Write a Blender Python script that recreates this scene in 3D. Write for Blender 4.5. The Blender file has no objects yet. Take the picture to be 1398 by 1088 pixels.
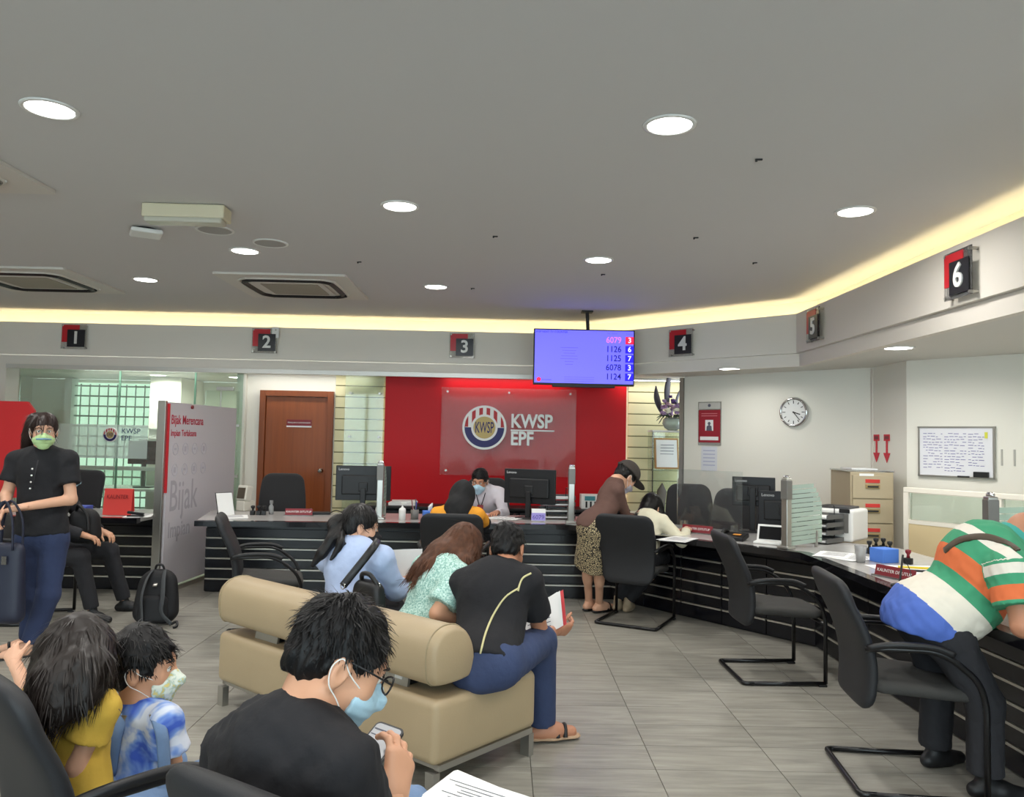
import bpy, bmesh, math, random
import numpy as np
from mathutils import Vector, Matrix
random.seed(7); np.random.seed(7)
PI = math.pi
SC = bpy.context.scene
COL = SC.collection

# ------------------------------------------------------------------ camera
FPX, CX, CY, CAMH = 1080.0, 699.0, 544.0, 1.45
ROLL, YAW, PITCH = math.radians(1.2), math.radians(0.521), math.radians(2.98)
def _cam_axes():
    cy, sy, cp, sp = math.cos(YAW), math.sin(YAW), math.cos(PITCH), math.sin(PITCH)
    fwd = Vector((sy*cp, cy*cp, sp)); r0 = Vector((cy, -sy, 0)); u0 = r0.cross(fwd)
    c, s = math.cos(ROLL), math.sin(ROLL)
    return r0*c + u0*s, u0*c - r0*s, fwd
CR, CU, CF = _cam_axes()
cam_d = bpy.data.cameras.new('camera'); cam = bpy.data.objects.new('camera', cam_d); COL.objects.link(cam)
cam_d.sensor_width = 36.0; cam_d.lens = 36.0*FPX/1398.0; cam_d.clip_start = 0.05; cam_d.clip_end = 100
m = Matrix((( CR.x, CU.x, -CF.x, 0), (CR.y, CU.y, -CF.y, 0), (CR.z, CU.z, -CF.z, CAMH), (0, 0, 0, 1)))
cam.matrix_world = m
SC.camera = cam
def P(x, y, Y):
    """world point on the sight line of photo pixel (x, y) at distance Y into the room"""
    d = CR*(x-CX) + CU*(CY-y) + CF*FPX
    t = Y/d.y
    return Vector((d.x*t, Y, CAMH + d.z*t))
# ------------------------------------------------------------------ world and exposure
w = bpy.data.worlds.new('world'); SC.world = w; w.use_nodes = True
bg = w.node_tree.nodes['Background']; bg.inputs[0].default_value = (0.80, 0.90, 1.0, 1); bg.inputs[1].default_value = 6.0
SC.view_settings.view_transform = 'Standard'; SC.view_settings.look = 'None'
SC.view_settings.exposure = 0.15; SC.view_settings.gamma = 1.0
SC.view_settings.use_curve_mapping = False
LAMP_W = 14.0          # watts of every ceiling downlight
COVE_E = 9.0           # emission of the cove strip
# ------------------------------------------------------------------ materials
MATS = {}
def srgb(r, g, b):
    f = lambda c: (c/12.92 if c <= 0.04045 else ((c+0.055)/1.055)**2.4)
    return (f(r/255.0), f(g/255.0), f(b/255.0), 1.0)
def mat(name, col, rough=0.5, metal=0.0, emit=0.0, bump=0.0, bscale=40.0, var=0.0, vscale=6.0, alpha=1.0,
        trans=0.0, spec=0.5, stretch=(1, 1, 1), coat=0.0, ior=1.45, sheen=0.0):
    if name in MATS: return MATS[name]
    M = bpy.data.materials.new(name); M.use_nodes = True
    nt = M.node_tree; N = nt.nodes; L = nt.links; b = N['Principled BSDF']
    c = srgb(*col)
    b.inputs['Base Color'].default_value = c; b.inputs['Roughness'].default_value = rough
    b.inputs['Metallic'].default_value = metal; b.inputs['Specular IOR Level'].default_value = spec
    b.inputs['IOR'].default_value = ior
    b.inputs['Coat Weight'].default_value = coat
    b.inputs['Transmission Weight'].default_value = trans; b.inputs['Alpha'].default_value = alpha
    b.inputs['Sheen Weight'].default_value = sheen
    if emit > 0:
        b.inputs['Emission Color'].default_value = c; b.inputs['Emission Strength'].default_value = emit
    if bump > 0 or var > 0:
        tc = N.new('ShaderNodeTexCoord'); mp = N.new('ShaderNodeMapping'); mp.inputs['Scale'].default_value = stretch
        L.new(tc.outputs['Object'], mp.inputs[0])
    if var > 0:
        n = N.new('ShaderNodeTexNoise'); n.inputs['Scale'].default_value = vscale; n.inputs['Detail'].default_value = 6
        L.new(mp.outputs[0], n.inputs['Vector'])
        mr = N.new('ShaderNodeMapRange'); mr.inputs[1].default_value = 0.3; mr.inputs[2].default_value = 0.7
        mr.inputs[3].default_value = 1-var; mr.inputs[4].default_value = 1+var
        L.new(n.outputs[0], mr.inputs[0])
        mx = N.new('ShaderNodeMix'); mx.data_type = 'RGBA'; mx.blend_type = 'MULTIPLY'; mx.inputs[0].default_value = 1
        mx.inputs[6].default_value = c; L.new(mr.outputs[0], mx.inputs[7]); L.new(mx.outputs[2], b.inputs['Base Color'])
    if bump > 0:
        n2 = N.new('ShaderNodeTexNoise'); n2.inputs['Scale'].default_value = bscale; n2.inputs['Detail'].default_value = 4
        L.new(mp.outputs[0], n2.inputs['Vector'])
        bp = N.new('ShaderNodeBump'); bp.inputs['Strength'].default_value = bump; bp.inputs['Distance'].default_value = 0.01
        L.new(n2.outputs[0], bp.inputs['Height']); L.new(bp.outputs[0], b.inputs['Normal'])
    MATS[name] = M
    return M
def glass(name, col, alpha=0.25, rough=0.03, ior=1.5):
    """thin architectural glass: mostly clear with a clean reflection"""
    if name in MATS: return MATS[name]
    M = bpy.data.materials.new(name); M.use_nodes = True; nt = M.node_tree; N = nt.nodes; L = nt.links
    N.remove(N['Principled BSDF']); out = N['Material Output']
    tr = N.new('ShaderNodeBsdfTransparent'); tr.inputs[0].default_value = srgb(*col)
    gl = N.new('ShaderNodeBsdfGlossy'); gl.inputs[1].default_value = rough; gl.inputs[0].default_value = (.9, .9, .9, 1)
    df = N.new('ShaderNodeBsdfDiffuse'); df.inputs[0].default_value = srgb(*col)
    fr = N.new('ShaderNodeFresnel'); fr.inputs[0].default_value = ior
    a = N.new('ShaderNodeMixShader'); a.inputs[0].default_value = alpha; L.new(tr.outputs[0], a.inputs[1]); L.new(df.outputs[0], a.inputs[2])
    mx = N.new('ShaderNodeMixShader'); L.new(fr.outputs[0], mx.inputs[0]); L.new(a.outputs[0], mx.inputs[1]); L.new(gl.outputs[0], mx.inputs[2])
    L.new(mx.outputs[0], out.inputs[0]); MATS[name] = M
    return M
# ------------------------------------------------------------------ mesh builder
def V3(*a): return Vector(a)
class MB:
    def __init__(s): s.v = []; s.f = []; s.mi = []; s.cur = 0
    def add(s, vs, fs):
        o = len(s.v); s.v += [tuple(p) for p in vs]; s.f += [tuple(i+o for i in f) for f in fs]; s.mi += [s.cur]*len(fs); return s
    def box(s, c, d, rz=0, rx=0, ry=0, bev=0.0):
        x, y, z = d[0]/2, d[1]/2, d[2]/2
        R = Matrix.Rotation(rz, 3, 'Z') @ Matrix.Rotation(ry, 3, 'Y') @ Matrix.Rotation(rx, 3, 'X')
        c = Vector(c)
        if bev <= 0:
            vs = [c + R @ Vector((i*x, j*y, k*z)) for i in (-1, 1) for j in (-1, 1) for k in (-1, 1)]
            return s.add(vs, [(0,1,3,2), (4,6,7,5), (0,4,5,1), (2,3,7,6), (0,2,6,4), (1,5,7,3)])
        bm = bmesh.new(); bmesh.ops.create_cube(bm, size=1)
        for v in bm.verts: v.co = Vector((v.co.x*d[0], v.co.y*d[1], v.co.z*d[2]))
        bmesh.ops.bevel(bm, geom=bm.edges[:], offset=min(bev, min(d)*0.49), segments=3, profile=0.5, affect='EDGES')
        return s.bm(bm, R, c)
    def bm(s, bm, R=None, c=None):
        bm.verts.index_update()
        vs = [((R @ v.co) if R else v.co) + (c if c else Vector()) for v in bm.verts]
        s.add(vs, [[v.index for v in f.verts] for f in bm.faces]); bm.free(); return s
    def cyl(s, a, b, r, r2=None, n=14, cap=True):
        a, b = Vector(a), Vector(b); r2 = r if r2 is None else r2
        d = (b-a).normalized(); e = d.orthogonal().normalized(); g = d.cross(e)
        vs = []
        for p, q in ((a, r), (b, r2)):
            vs += [p + (e*math.cos(2*PI*i/n) + g*math.sin(2*PI*i/n))*q for i in range(n)]
        fs = [(i, (i+1) % n, n+(i+1) % n, n+i) for i in range(n)]
        if cap: fs += [tuple(reversed(range(n))), tuple(range(n, 2*n))]
        return s.add(vs, fs)
    def tube(s, pts, r, n=8, closed=False, flat=1.0):
        """swept tube through pts; r may be a list"""
        pts = [Vector(p) for p in pts]; m = len(pts)
        rs = r if isinstance(r, (list, tuple)) else [r]*m
        vs = []; up = None
        for i, p in enumerate(pts):
            a = pts[(i-1) % m] if (closed or i > 0) else p
            b = pts[(i+1) % m] if (closed or i < m-1) else p
            d = (b-a).normalized()
            if up is None: up = d.orthogonal().normalized()
            up = (up - d*up.dot(d)).normalized(); g = d.cross(up)
            vs += [p + (up*math.cos(2*PI*j/n) + g*math.sin(2*PI*j/n)*flat)*rs[i] for j in range(n)]
        fs = []
        for i in range(m if closed else m-1):
            k = (i+1) % m
            fs += [(i*n+j, i*n+(j+1) % n, k*n+(j+1) % n, k*n+j) for j in range(n)]
        if not closed: fs += [tuple(reversed(range(n))), tuple(range((m-1)*n, m*n))]
        return s.add(vs, fs)
    def lathe(s, prof, c=(0, 0, 0), n=24, M=None, cap=True):
        c = Vector(c); vs = []
        for r, z in prof:
            vs += [Vector((r*math.cos(2*PI*i/n), r*math.sin(2*PI*i/n), z)) for i in range(n)]
        if M: vs = [M @ v for v in vs]
        vs = [v+c for v in vs]
        fs = [(k*n+i, k*n+(i+1) % n, (k+1)*n+(i+1) % n, (k+1)*n+i) for k in range(len(prof)-1) for i in range(n)]
        if cap and prof[0][0] > 1e-6: fs.append(tuple(reversed(range(n))))
        if cap and prof[-1][0] > 1e-6: fs.append(tuple(range((len(prof)-1)*n, len(prof)*n)))
        return s.add(vs, fs)
    def prism(s, poly, z0, z1):
        n = len(poly)
        if sum(poly[i][0]*poly[(i+1)%n][1]-poly[(i+1)%n][0]*poly[i][1] for i in range(n)) < 0: poly = poly[::-1]
        vs = [(x, y, z0) for x, y in poly] + [(x, y, z1) for x, y in poly]
        return s.add(vs, [tuple(reversed(range(n))), tuple(range(n, 2*n))] + [(i, (i+1) % n, n+(i+1) % n, n+i) for i in range(n)])
    def plate(s, poly, o, ax, ay, th):
        """extruded polygon in the plane o + x*ax + y*ay, thickness th along ax x ay"""
        o, ax, ay = Vector(o), Vector(ax), Vector(ay); nz = ax.cross(ay).normalized()*th
        n = len(poly)
        if sum(poly[i][0]*poly[(i+1)%n][1]-poly[(i+1)%n][0]*poly[i][1] for i in range(n)) < 0: poly = poly[::-1]
        vs = [o+ax*x+ay*y for x, y in poly] + [o+ax*x+ay*y+nz for x, y in poly]
        return s.add(vs, [tuple(reversed(range(n))), tuple(range(n, 2*n))] + [(i, (i+1) % n, n+(i+1) % n, n+i) for i in range(n)])
    def grid(s, nu, nv, fn, closed_u=False):
        vs = [fn(i/(nu if closed_u else nu-1), j/(nv-1)) for j in range(nv) for i in range(nu)]
        fs = [(j*nu+i, j*nu+(i+1) % nu, (j+1)*nu+(i+1) % nu, (j+1)*nu+i) for j in range(nv-1) for i in range(nu if closed_u else nu-1)]
        return s.add(vs, fs)
    def sphere(s, c, r, n=12, sc=(1, 1, 1)):
        c = Vector(c); prof = [(math.sin(PI*k/n), -math.cos(PI*k/n)) for k in range(n+1)]
        nn = n*2; vs = [Vector((c.x+r*sc[0]*q*math.cos(2*PI*i/nn), c.y+r*sc[1]*q*math.sin(2*PI*i/nn), c.z+r*sc[2]*z)) for q, z in prof for i in range(nn)]
        return s.add(vs, [(k*nn+i, k*nn+(i+1) % nn, (k+1)*nn+(i+1) % nn, (k+1)*nn+i) for k in range(n) for i in range(nn)])
    def build(s, name, mats, parent=None, smooth=False, loc=None, auto=None):
        me = bpy.data.meshes.new(name); me.from_pydata(s.v, [], s.f)
        mats = mats if isinstance(mats, (list, tuple)) else [mats]
        for q in mats: me.materials.append(q)
        if len(mats) > 1: me.polygons.foreach_set('material_index', s.mi)
        if smooth: me.polygons.foreach_set('use_smooth', [True]*len(me.polygons))
        me.validate(); me.update()
        o = bpy.data.objects.new(name, me); COL.objects.link(o)
        if auto is not None:
            me.set_sharp_from_angle(angle=math.radians(auto))
        if parent is not None: o.parent = parent
        if loc is not None: o.location = loc
        return o
def rrect(w, h, r, n=4, cx=0, cy=0):
    out = []
    for sx, sy, a0 in ((1, 1, 0), (-1, 1, PI/2), (-1, -1, PI), (1, -1, 3*PI/2)):
        for k in range(n+1):
            a = a0 + PI/2*k/n; out.append((cx+sx*(w/2-r)+r*math.cos(a), cy+sy*(h/2-r)+r*math.sin(a)))
    return out
def bez(pts, n=8):
    """Catmull-Rom through the points"""
    pts = [Vector(p) for p in pts]; out = []
    for i in range(len(pts)-1):
        p0 = pts[max(i-1, 0)]; p1 = pts[i]; p2 = pts[i+1]; p3 = pts[min(i+2, len(pts)-1)]
        for k in range(n):
            t = k/n; out.append(0.5*((2*p1)+(p2-p0)*t+(2*p0-5*p1+4*p2-p3)*t*t+(3*p1-p0-3*p2+p3)*t**3))
    out.append(pts[-1]); return out
def fillet(pts, r, n=4):
    pts = [Vector(p) for p in pts]; out = [pts[0]]
    for i in range(1, len(pts)-1):
        a, b, c = pts[i-1], pts[i], pts[i+1]
        da, dc = (a-b), (c-b); q = min(r, da.length*0.45, dc.length*0.45)
        p0 = b+da.normalized()*q; p2 = b+dc.normalized()*q
        for k in range(n+1):
            t = k/n; out.append(p0*(1-t)**2 + b*2*t*(1-t) + p2*t*t)
    out.append(pts[-1]); return out
# ------------------------------------------------------------------ scene-graph helpers
def tag(o, label=None, cat=None, group=None, kind=None):
    if label: o['label'] = label
    if cat: o['category'] = cat
    if group: o['group'] = group
    if kind: o['kind'] = kind
    return o
def thing(name, label, cat, loc=(0, 0, 0), rz=0, group=None):
    o = bpy.data.objects.new(name, None); o.empty_display_size = 0.1; COL.objects.link(o)
    o.location = loc; o.rotation_euler = (0, 0, rz)
    return tag(o, label, cat, group)
def dup(root, loc, rz=None, label=None, group=None):
    r = root.copy(); COL.objects.link(r); r.location = loc
    if rz is not None: r.rotation_euler = (0, 0, rz)
    if label: r['label'] = label
    if group: r['group'] = group
    for ch in list(root.children):
        c = ch.copy(); COL.objects.link(c); c.parent = r
        for g in list(ch.children):
            d = g.copy(); COL.objects.link(d); d.parent = c
    return r
def struct(o): o['kind'] = 'structure'; return o
def text_mesh(name, body, size, mt, parent, loc, rot, align='CENTER', ext=0.002, sx=1.0, weight=0.0, shear=0.0):
    cu = bpy.data.curves.new(name, 'FONT'); cu.body = body; cu.size = size; cu.align_x = align; cu.align_y = 'CENTER'
    cu.extrude = ext; cu.offset = weight; cu.resolution_u = 3; cu.shear = shear
    t = bpy.data.objects.new(name, cu); COL.objects.link(t)
    bpy.context.view_layer.update()
    me = bpy.data.meshes.new_from_object(t.evaluated_get(bpy.context.evaluated_depsgraph_get()))
    bpy.data.objects.remove(t); bpy.data.curves.remove(cu)
    me.materials.clear(); me.materials.append(mt)
    o = bpy.data.objects.new(name, me); COL.objects.link(o); o.parent = parent
    o.location = loc; o.rotation_euler = rot; o.scale = (sx, 1, 1)
    return o
# ================================================================== the room
CEIL, SOF_B, SOF_M, SOF_T, INC = 2.85, 2.20, 2.325, 2.70, 2.21
m_ceil = mat('ceiling_paint', (204, 202, 200), 0.9, bump=0.03, bscale=300)
m_wall = mat('wall_paint', (226, 223, 212), 0.85, bump=0.02, bscale=200)
m_sof = mat('soffit_paint', (222, 216, 206), 0.7)
m_cove = mat('cove_paint', (240, 234, 214), 0.8)
m_led = mat('cove_led', (255, 240, 196), 0.5, emit=COVE_E)
m_black = mat('black_plastic', (22, 22, 24), 0.45)
m_steel = mat('brushed_steel', (176, 174, 168), 0.32, metal=0.9)
m_chrome = mat('chrome', (205, 205, 205), 0.12, metal=1.0)
m_white = mat('white_plastic', (225, 225, 222), 0.45)
m_paper = mat('paper', (228, 228, 226), 0.8)
m_ink = mat('printed_ink', (90, 92, 105), 0.8)
m_red = mat('red_acrylic', (186, 30, 40), 0.35)
m_dred = mat('dark_red_plate', (120, 24, 36), 0.4)
# ---- floor: grout bed with tiles
fl = struct(MB().box((-1.0, 4.0, -0.06), (13.0, 17.0, 0.11)).build('floor', mat('floor_grout', (104, 101, 94), 0.9)))
def tile_material():
    M = bpy.data.materials.new('porcelain_tile'); M.use_nodes = True; nt = M.node_tree; N = nt.nodes; L = nt.links; b = N['Principled BSDF']
    g = N.new('ShaderNodeNewGeometry'); oi = N.new('ShaderNodeObjectInfo')
    ad = N.new('ShaderNodeVectorMath'); ad.operation = 'MULTIPLY_ADD'
    cmb = N.new('ShaderNodeCombineXYZ'); L.new(oi.outputs['Random'], cmb.inputs[0]); L.new(oi.outputs['Random'], cmb.inputs[1])
    L.new(cmb.outputs[0], ad.inputs[0]); ad.inputs[1].default_value = (13, 17, 0); L.new(g.outputs['Position'], ad.inputs[2])
    mp = N.new('ShaderNodeMapping'); mp.inputs['Scale'].default_value = (1.6, 14.0, 1); L.new(ad.outputs[0], mp.inputs[0])
    n = N.new('ShaderNodeTexNoise'); n.inputs['Scale'].default_value = 1.6; n.inputs['Detail'].default_value = 8; n.inputs['Roughness'].default_value = 0.62; n.inputs['Distortion'].default_value = 0.5
    L.new(mp.outputs[0], n.inputs['Vector'])
    cr = N.new('ShaderNodeValToRGB'); L.new(n.outputs[0], cr.inputs[0])
    e = cr.color_ramp.elements; e[0].position = 0.28; e[0].color = srgb(122, 119, 111); e[1].position = 0.72; e[1].color = srgb(160, 157, 147)
    x = cr.color_ramp.elements.new(0.5); x.color = srgb(142, 139, 130)
    hs = N.new('ShaderNodeHueSaturation'); L.new(cr.outputs[0], hs.inputs['Color'])
    mr = N.new('ShaderNodeMapRange'); mr.inputs[3].default_value = 0.95; mr.inputs[4].default_value = 1.05
    L.new(oi.outputs['Random'], mr.inputs[0]); L.new(mr.outputs[0], hs.inputs['Value']); L.new(hs.outputs[0], b.inputs['Base Color'])
    b.inputs['Roughness'].default_value = 0.36; b.inputs['Specular IOR Level'].default_value = 0.4
    return M
m_tile = tile_material()
TW, TH = 0.555, 0.2775
tmesh = MB().box((0, 0, -0.004), (TW-0.004, TH-0.003, 0.008)).build('tile', m_tile, fl).data
bpy.data.objects.remove(bpy.data.objects['tile'])
cells = []
for i in range(-13, 9):
    for j in range(-8, 30):
        x = 0.706 + (i+0.5)*TW; y = 3.59 + (j+0.5)*TH + 0.0
        r = math.hypot(x, y)
        # in view when it lies inside the camera's horizontal spread
        vis = y > 2.4 and abs(x) < 0.68*y+0.3 and y < 7.6
        cells.append((0 if vis else 1, r, x, y))
cells.sort()
for q, r, x, y in cells[:290]:
    o = bpy.data.objects.new('tile', tmesh); COL.objects.link(o); o.parent = fl; o.location = (x, y, 0)
rest = MB()
for q, r, x, y in cells[290:]: rest.box((x, y, -0.004), (TW-0.004, TH-0.003, 0.008))
o = rest.build('tile_field', m_tile, fl); o['kind'] = 'stuff'
# ---- ceiling of the waiting hall and bulkhead
struct(MB().box((-1.0, 3.2, CEIL+0.05), (13.0, 13.2, 0.1)).build('ceiling', m_ceil))
PATH = [(-6.9, 9.20), (0.92, 9.20), (2.75, 7.43), (2.75, -3.0)]
def offset(path, d):
    """shift a polyline to its left side by d"""
    out = []; n = len(path)
    for i in range(n):
        p = Vector(path[i])
        ds = []
        if i > 0: ds.append((p-Vector(path[i-1])).normalized())
        if i < n-1: ds.append((Vector(path[i+1])-p).normalized())
        ns = [Vector((-q.y, q.x)) for q in ds]; b = sum(ns, Vector((0, 0))).normalized(); out.append(tuple(p + b*(d/max(0.3, b.dot(ns[0])))))
    return out
def ribbon(path, d0, d1, z0, z1):
    a, b = offset(path, d0), offset(path, d1); m = MB()
    for i in range(len(path)-1): m.prism([a[i], a[i+1], b[i+1], b[i]], z0, z1)
    return m
struct(ribbon(PATH, 0.0, 0.05, SOF_M, SOF_T).build('trim_1', m_sof))              # main bulkhead face
struct(ribbon(PATH, 0.035, 0.10, SOF_B, SOF_M-0.012).build('trim_2', m_sof))       # lower step
struct(ribbon(PATH, 0.05, 0.26, 2.56, 2.60).build('trim_3', m_cove))               # trough floor
struct(ribbon(PATH, 0.24, 0.30, 2.60, CEIL).build('trim_4', m_cove))               # lit recess wall
struct(ribbon(PATH, 0.06, 0.24, 2.30, 2.33).build('trim_5', m_sof))
led = ribbon(PATH, 0.085, 0.125, 2.60, 2.612).build('cove_light_strip', m_led)
tag(led, 'warm white light strip hidden in the trough of the ceiling bulkhead', 'light strip')
# aluminium rail along the back bulkhead's underside
struct(MB().box((-2.45, 9.245, 2.185), (6.7, 0.07, 0.05)).build('trim_6', mat('rail_aluminium', (205, 202, 196), 0.4, metal=0.5)))
# inner ceiling beyond the bulkhead
op = offset(PATH, 0.06)
struct(MB().prism([op[0], op[1], op[2], op[3], (6.6, -3.0), (6.6, 13.2), (-6.9, 13.2), (-6.9, 9.2)], INC, INC+0.06).build('ceiling_2', mat('inner_ceiling', (215, 212, 204), 0.85)))
# ---- back walls
BW = 9.60
wb = struct(MB().box((-0.4, BW+0.06, 1.1), (5.6, 0.12, 2.2)).build('wall_back', m_wall))
m_slat = mat('slat_cream', (222, 214, 172), 0.6, var=0.04, vscale=3)
m_slatgap = mat('slat_groove', (120, 116, 84), 0.9)
SL = 0.134
smeshes = {}
for x0, x1 in ((-2.05, -1.43), (1.50, 2.38)):
    MB().box(((x0+x1)/2, BW-0.004, 1.1), (x1-x0, 0.008, 2.2)).build('slat_backing', m_slatgap, wb)
    me = None
    for k in range(16):
        z = 0.05 + (k+0.5)*SL
        if me is None:
            o = MB().box((0, -0.012, 0), (x1-x0, 0.016, SL-0.012), bev=0.003).build('slat', m_slat, wb); me = o.data
        else:
            o = bpy.data.objects.new('slat', me); COL.objects.link(o); o.parent = wb
        o.location = ((x0+x1)/2, BW, z)
# glass boards in front of the slats with round standoffs
m_gl = glass('green_glass', (245, 250, 244), 0.08)
def glass_board(x0, x1, z0, z1, y, label):
    t = thing('glass_board', label, 'glass panel', (0, 0, 0))
    MB().box(((x0+x1)/2, y, (z0+z1)/2), (x1-x0, 0.012, z1-z0)).build('pane', m_gl, t)
    for zz in np.linspace(z1-0.22, z0+0.2, 4):
        for xx in (x0+0.06, x1-0.05):
            MB().cyl((xx, y-0.012, zz), (xx, BW-.02, zz), 0.014, n=10).build('standoff', m_steel, t)
glass_board(-1.91, -1.45, 0.2, 2.19, BW-0.12, 'greenish glass board on standoffs over the cream slats beside the door')
# ---- red feature wall
RW = BW-0.10
t = thing('feature_panel', 'large glossy red feature panel on the back wall', 'wall panel', (0, 0, 0))
MB().box((0.015, RW+0.02, 1.10), (2.90, 0.04, 2.18)).build('board', mat('red_gloss', (186, 12, 22), 0.4, spec=0.2), t)
MB().box((-1.40, RW+0.06, 1.4), (0.012, 0.03, 1.4)).build('edge_light', mat('edge_led', (255, 244, 190), emit=2.2), t)
MB().box((1.43, RW+0.06, 1.4), (0.012, 0.03, 1.4)).build('edge_light', MATS['edge_led'], t)
# clear acrylic sign board with logo and lettering
sx0, sx1, sz0, sz1 = -0.755, 0.855, 1.02, 2.06
t = thing('logo_sign', 'clear acrylic sign board with round striped emblem and white KWSP EPF letters', 'sign', (0, RW-0.06, 0))
MB().box(((sx0+sx1)/2, 0, (sz0+sz1)/2), (sx1-sx0, 0.01, sz1-sz0)).build('acrylic_board', glass('acrylic', (248, 240, 240), 0.05, 0.04, 1.16), t)
for xx in (sx0+.07, (sx0+sx1)/2, sx1-.07):
    for zz in (sz0+.05, sz1-.05): MB().cyl((xx, -.012, zz), (xx, .06, zz), 0.012, n=10).build('standoff', m_steel, t)
def emblem(parent, c, r, y):
    """round emblem facing -Y: white rim, red/white stripes above, navy crescent below, gold centre"""
    em = MB().cyl((c[0], y, c[1]), (c[0], y-0.03, c[1]), r, n=48).build('emblem', mat('emblem_white', (232, 230, 226), 0.4), parent)
    em['label'] = 'round emblem with red and white rays above a navy half ring'
    f = y-0.031
    red, nav, gold = mat('emblem_red', (176, 34, 40), 0.5), mat('emblem_navy', (32, 30, 92), 0.5), mat('emblem_gold', (190, 166, 104), 0.5)
    def seg(pts, mt, nm, dy=0.0): MB().plate(pts, (c[0], f-dy, c[1]), (1, 0, 0), (0, 0, 1), 0.003).build(nm, mt, em)
    ro = r*0.90
    a = [(ro*math.cos(t), ro*math.sin(t)) for t in np.linspace(PI, 2*PI, 25)]; i = [(r*0.60*math.cos(t), r*0.60*math.sin(t)) for t in np.linspace(2*PI, PI, 25)]
    seg(a+i, nav, 'navy_half_ring')
    w = ro*2/11
    for k in range(6):
        xa, xb = -ro+w*(2*k), -ro+w*(2*k+1)
        xs = np.linspace(xa, xb, 5); top = [(x, math.sqrt(max(ro*ro-x*x, 0))) for x in xs]
        bot = [(x, max(0.02*r, math.sqrt(max((0.60*r)**2-x*x, 0)))) for x in xs[::-1]]
        if max(p[1] for p in top) < 0.05*r: continue
        seg(top+bot, red, 'red_ray')
    seg([(r*0.5*math.cos(t), r*0.5*math.sin(t)) for t in np.linspace(0, 2*PI, 33)[:-1]], gold, 'gold_centre', 0.001)
    text_mesh('monogram', 'KWSP', r*0.40, nav, em, (c[0], f-0.004, c[1]-r*0.02), (PI/2, 0, 0), ext=0.001, sx=0.82, weight=r*0.004).scale = (0.80, 1.75, 1)
    return em
emblem(t, (-0.235, 1.587), 0.262, -0.012)
m_let = mat('letter_white', (232, 230, 226), 0.4)
text_mesh('lettering', 'KWSP', 0.225, m_let, t, (0.075, -0.03, 1.665), (PI/2, 0, 0), 'LEFT', 0.012, sx=0.83, weight=0.006)
text_mesh('lettering', 'EPF', 0.225, m_let, t, (0.075, -0.03, 1.458), (PI/2, 0, 0), 'LEFT', 0.012, sx=0.83, weight=0.006)
MB().box((0.335, -0.03, 1.562), (0.52, 0.022, 0.016)).build('rule_line', m_let, t)
# ---- office door
dr = struct(thing('door_1', None, None, (0, 0, 0)))
m_door = mat('door_wood', (140, 72, 30), 0.4, var=0.12, vscale=3, stretch=(9, 9, 0.5))
m_dframe = mat('door_frame_wood', (128, 66, 30), 0.45, var=0.1, vscale=3, stretch=(8, 8, 0.6))
dx0, dx1, dz = -2.95, -2.065, 1.985
for xx in (dx0+.035, dx1-.035): MB().box((xx, BW-.03, dz/2), (.07, .06, dz), bev=.004).build('door_frame', m_dframe, dr)
MB().box(((dx0+dx1)/2, BW-.03, dz-.035), (dx1-dx0-.14, .06, .07), bev=.004).build('door_frame', m_dframe, dr)
leaf = MB().box(((dx0+dx1)/2, BW-.012, (dz-.07)/2), (dx1-dx0-.146, .024, dz-.075), bev=.003).build('door_leaf', m_door, dr)
MB().lathe([(.0, .075), (.02, .072), (.028, .055), (.024, .035), (.012, .03), (.012, .01), (.03, .008), (.03, 0)], (dx1-.13, BW-.024, 1.03), 16, Matrix.Rotation(PI/2, 3, 'X')).build('door_knob', m_chrome, leaf, True)
MB().box((-2.475, BW-.026, 1.60), (.30, .006, .075)).build('door_plate', m_dred, leaf)
MB().box((-2.475, BW-.027, 1.555), (.30, .007, .018)).build('door_plate_strip', m_white, leaf)
text_mesh('door_plate_lettering', 'PENGURUS CAWANGAN', .024, m_white, leaf, (-2.475, BW-.031, 1.60), (PI/2, 0, 0), ext=.0005)
# ---- diagonal clock wall, pier and whiteboard wall
def vwall(name, a, b, z0, z1, th, mt):
    a, b = Vector(a), Vector(b); d = (b-a).normalized(); n = Vector((-d.y, d.x))*th
    return struct(MB().prism([tuple(a), tuple(b), tuple(b+n), tuple(a+n)], z0, z1).build(name, mt))
CW0, CW1 = Vector((2.05, 9.00)), Vector((3.50, 7.50))
vwall('wall_right', CW0, CW1, 0, INC, 0.12, m_wall)
struct(MB().box((2.035, 9.03, 1.1), (.05, .05, 2.2), rz=-PI/4).build('trim_7', m_steel))
vwall('wall_pier', (3.50, 7.50), (3.50, 6.85), 0, INC, 0.12, m_wall)
vwall('wall_side', (3.50, 6.85), (5.75, 4.04), 0, INC, 0.12, m_wall)
vwall('wall_far_right', (5.75, 4.04), (5.75, -3.0), 0, INC, 0.12, m_wall)
struct(MB().box((3.505, 7.49, 1.1), (.03, .03, 2.2)).build('trim_8', m_sof))
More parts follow.
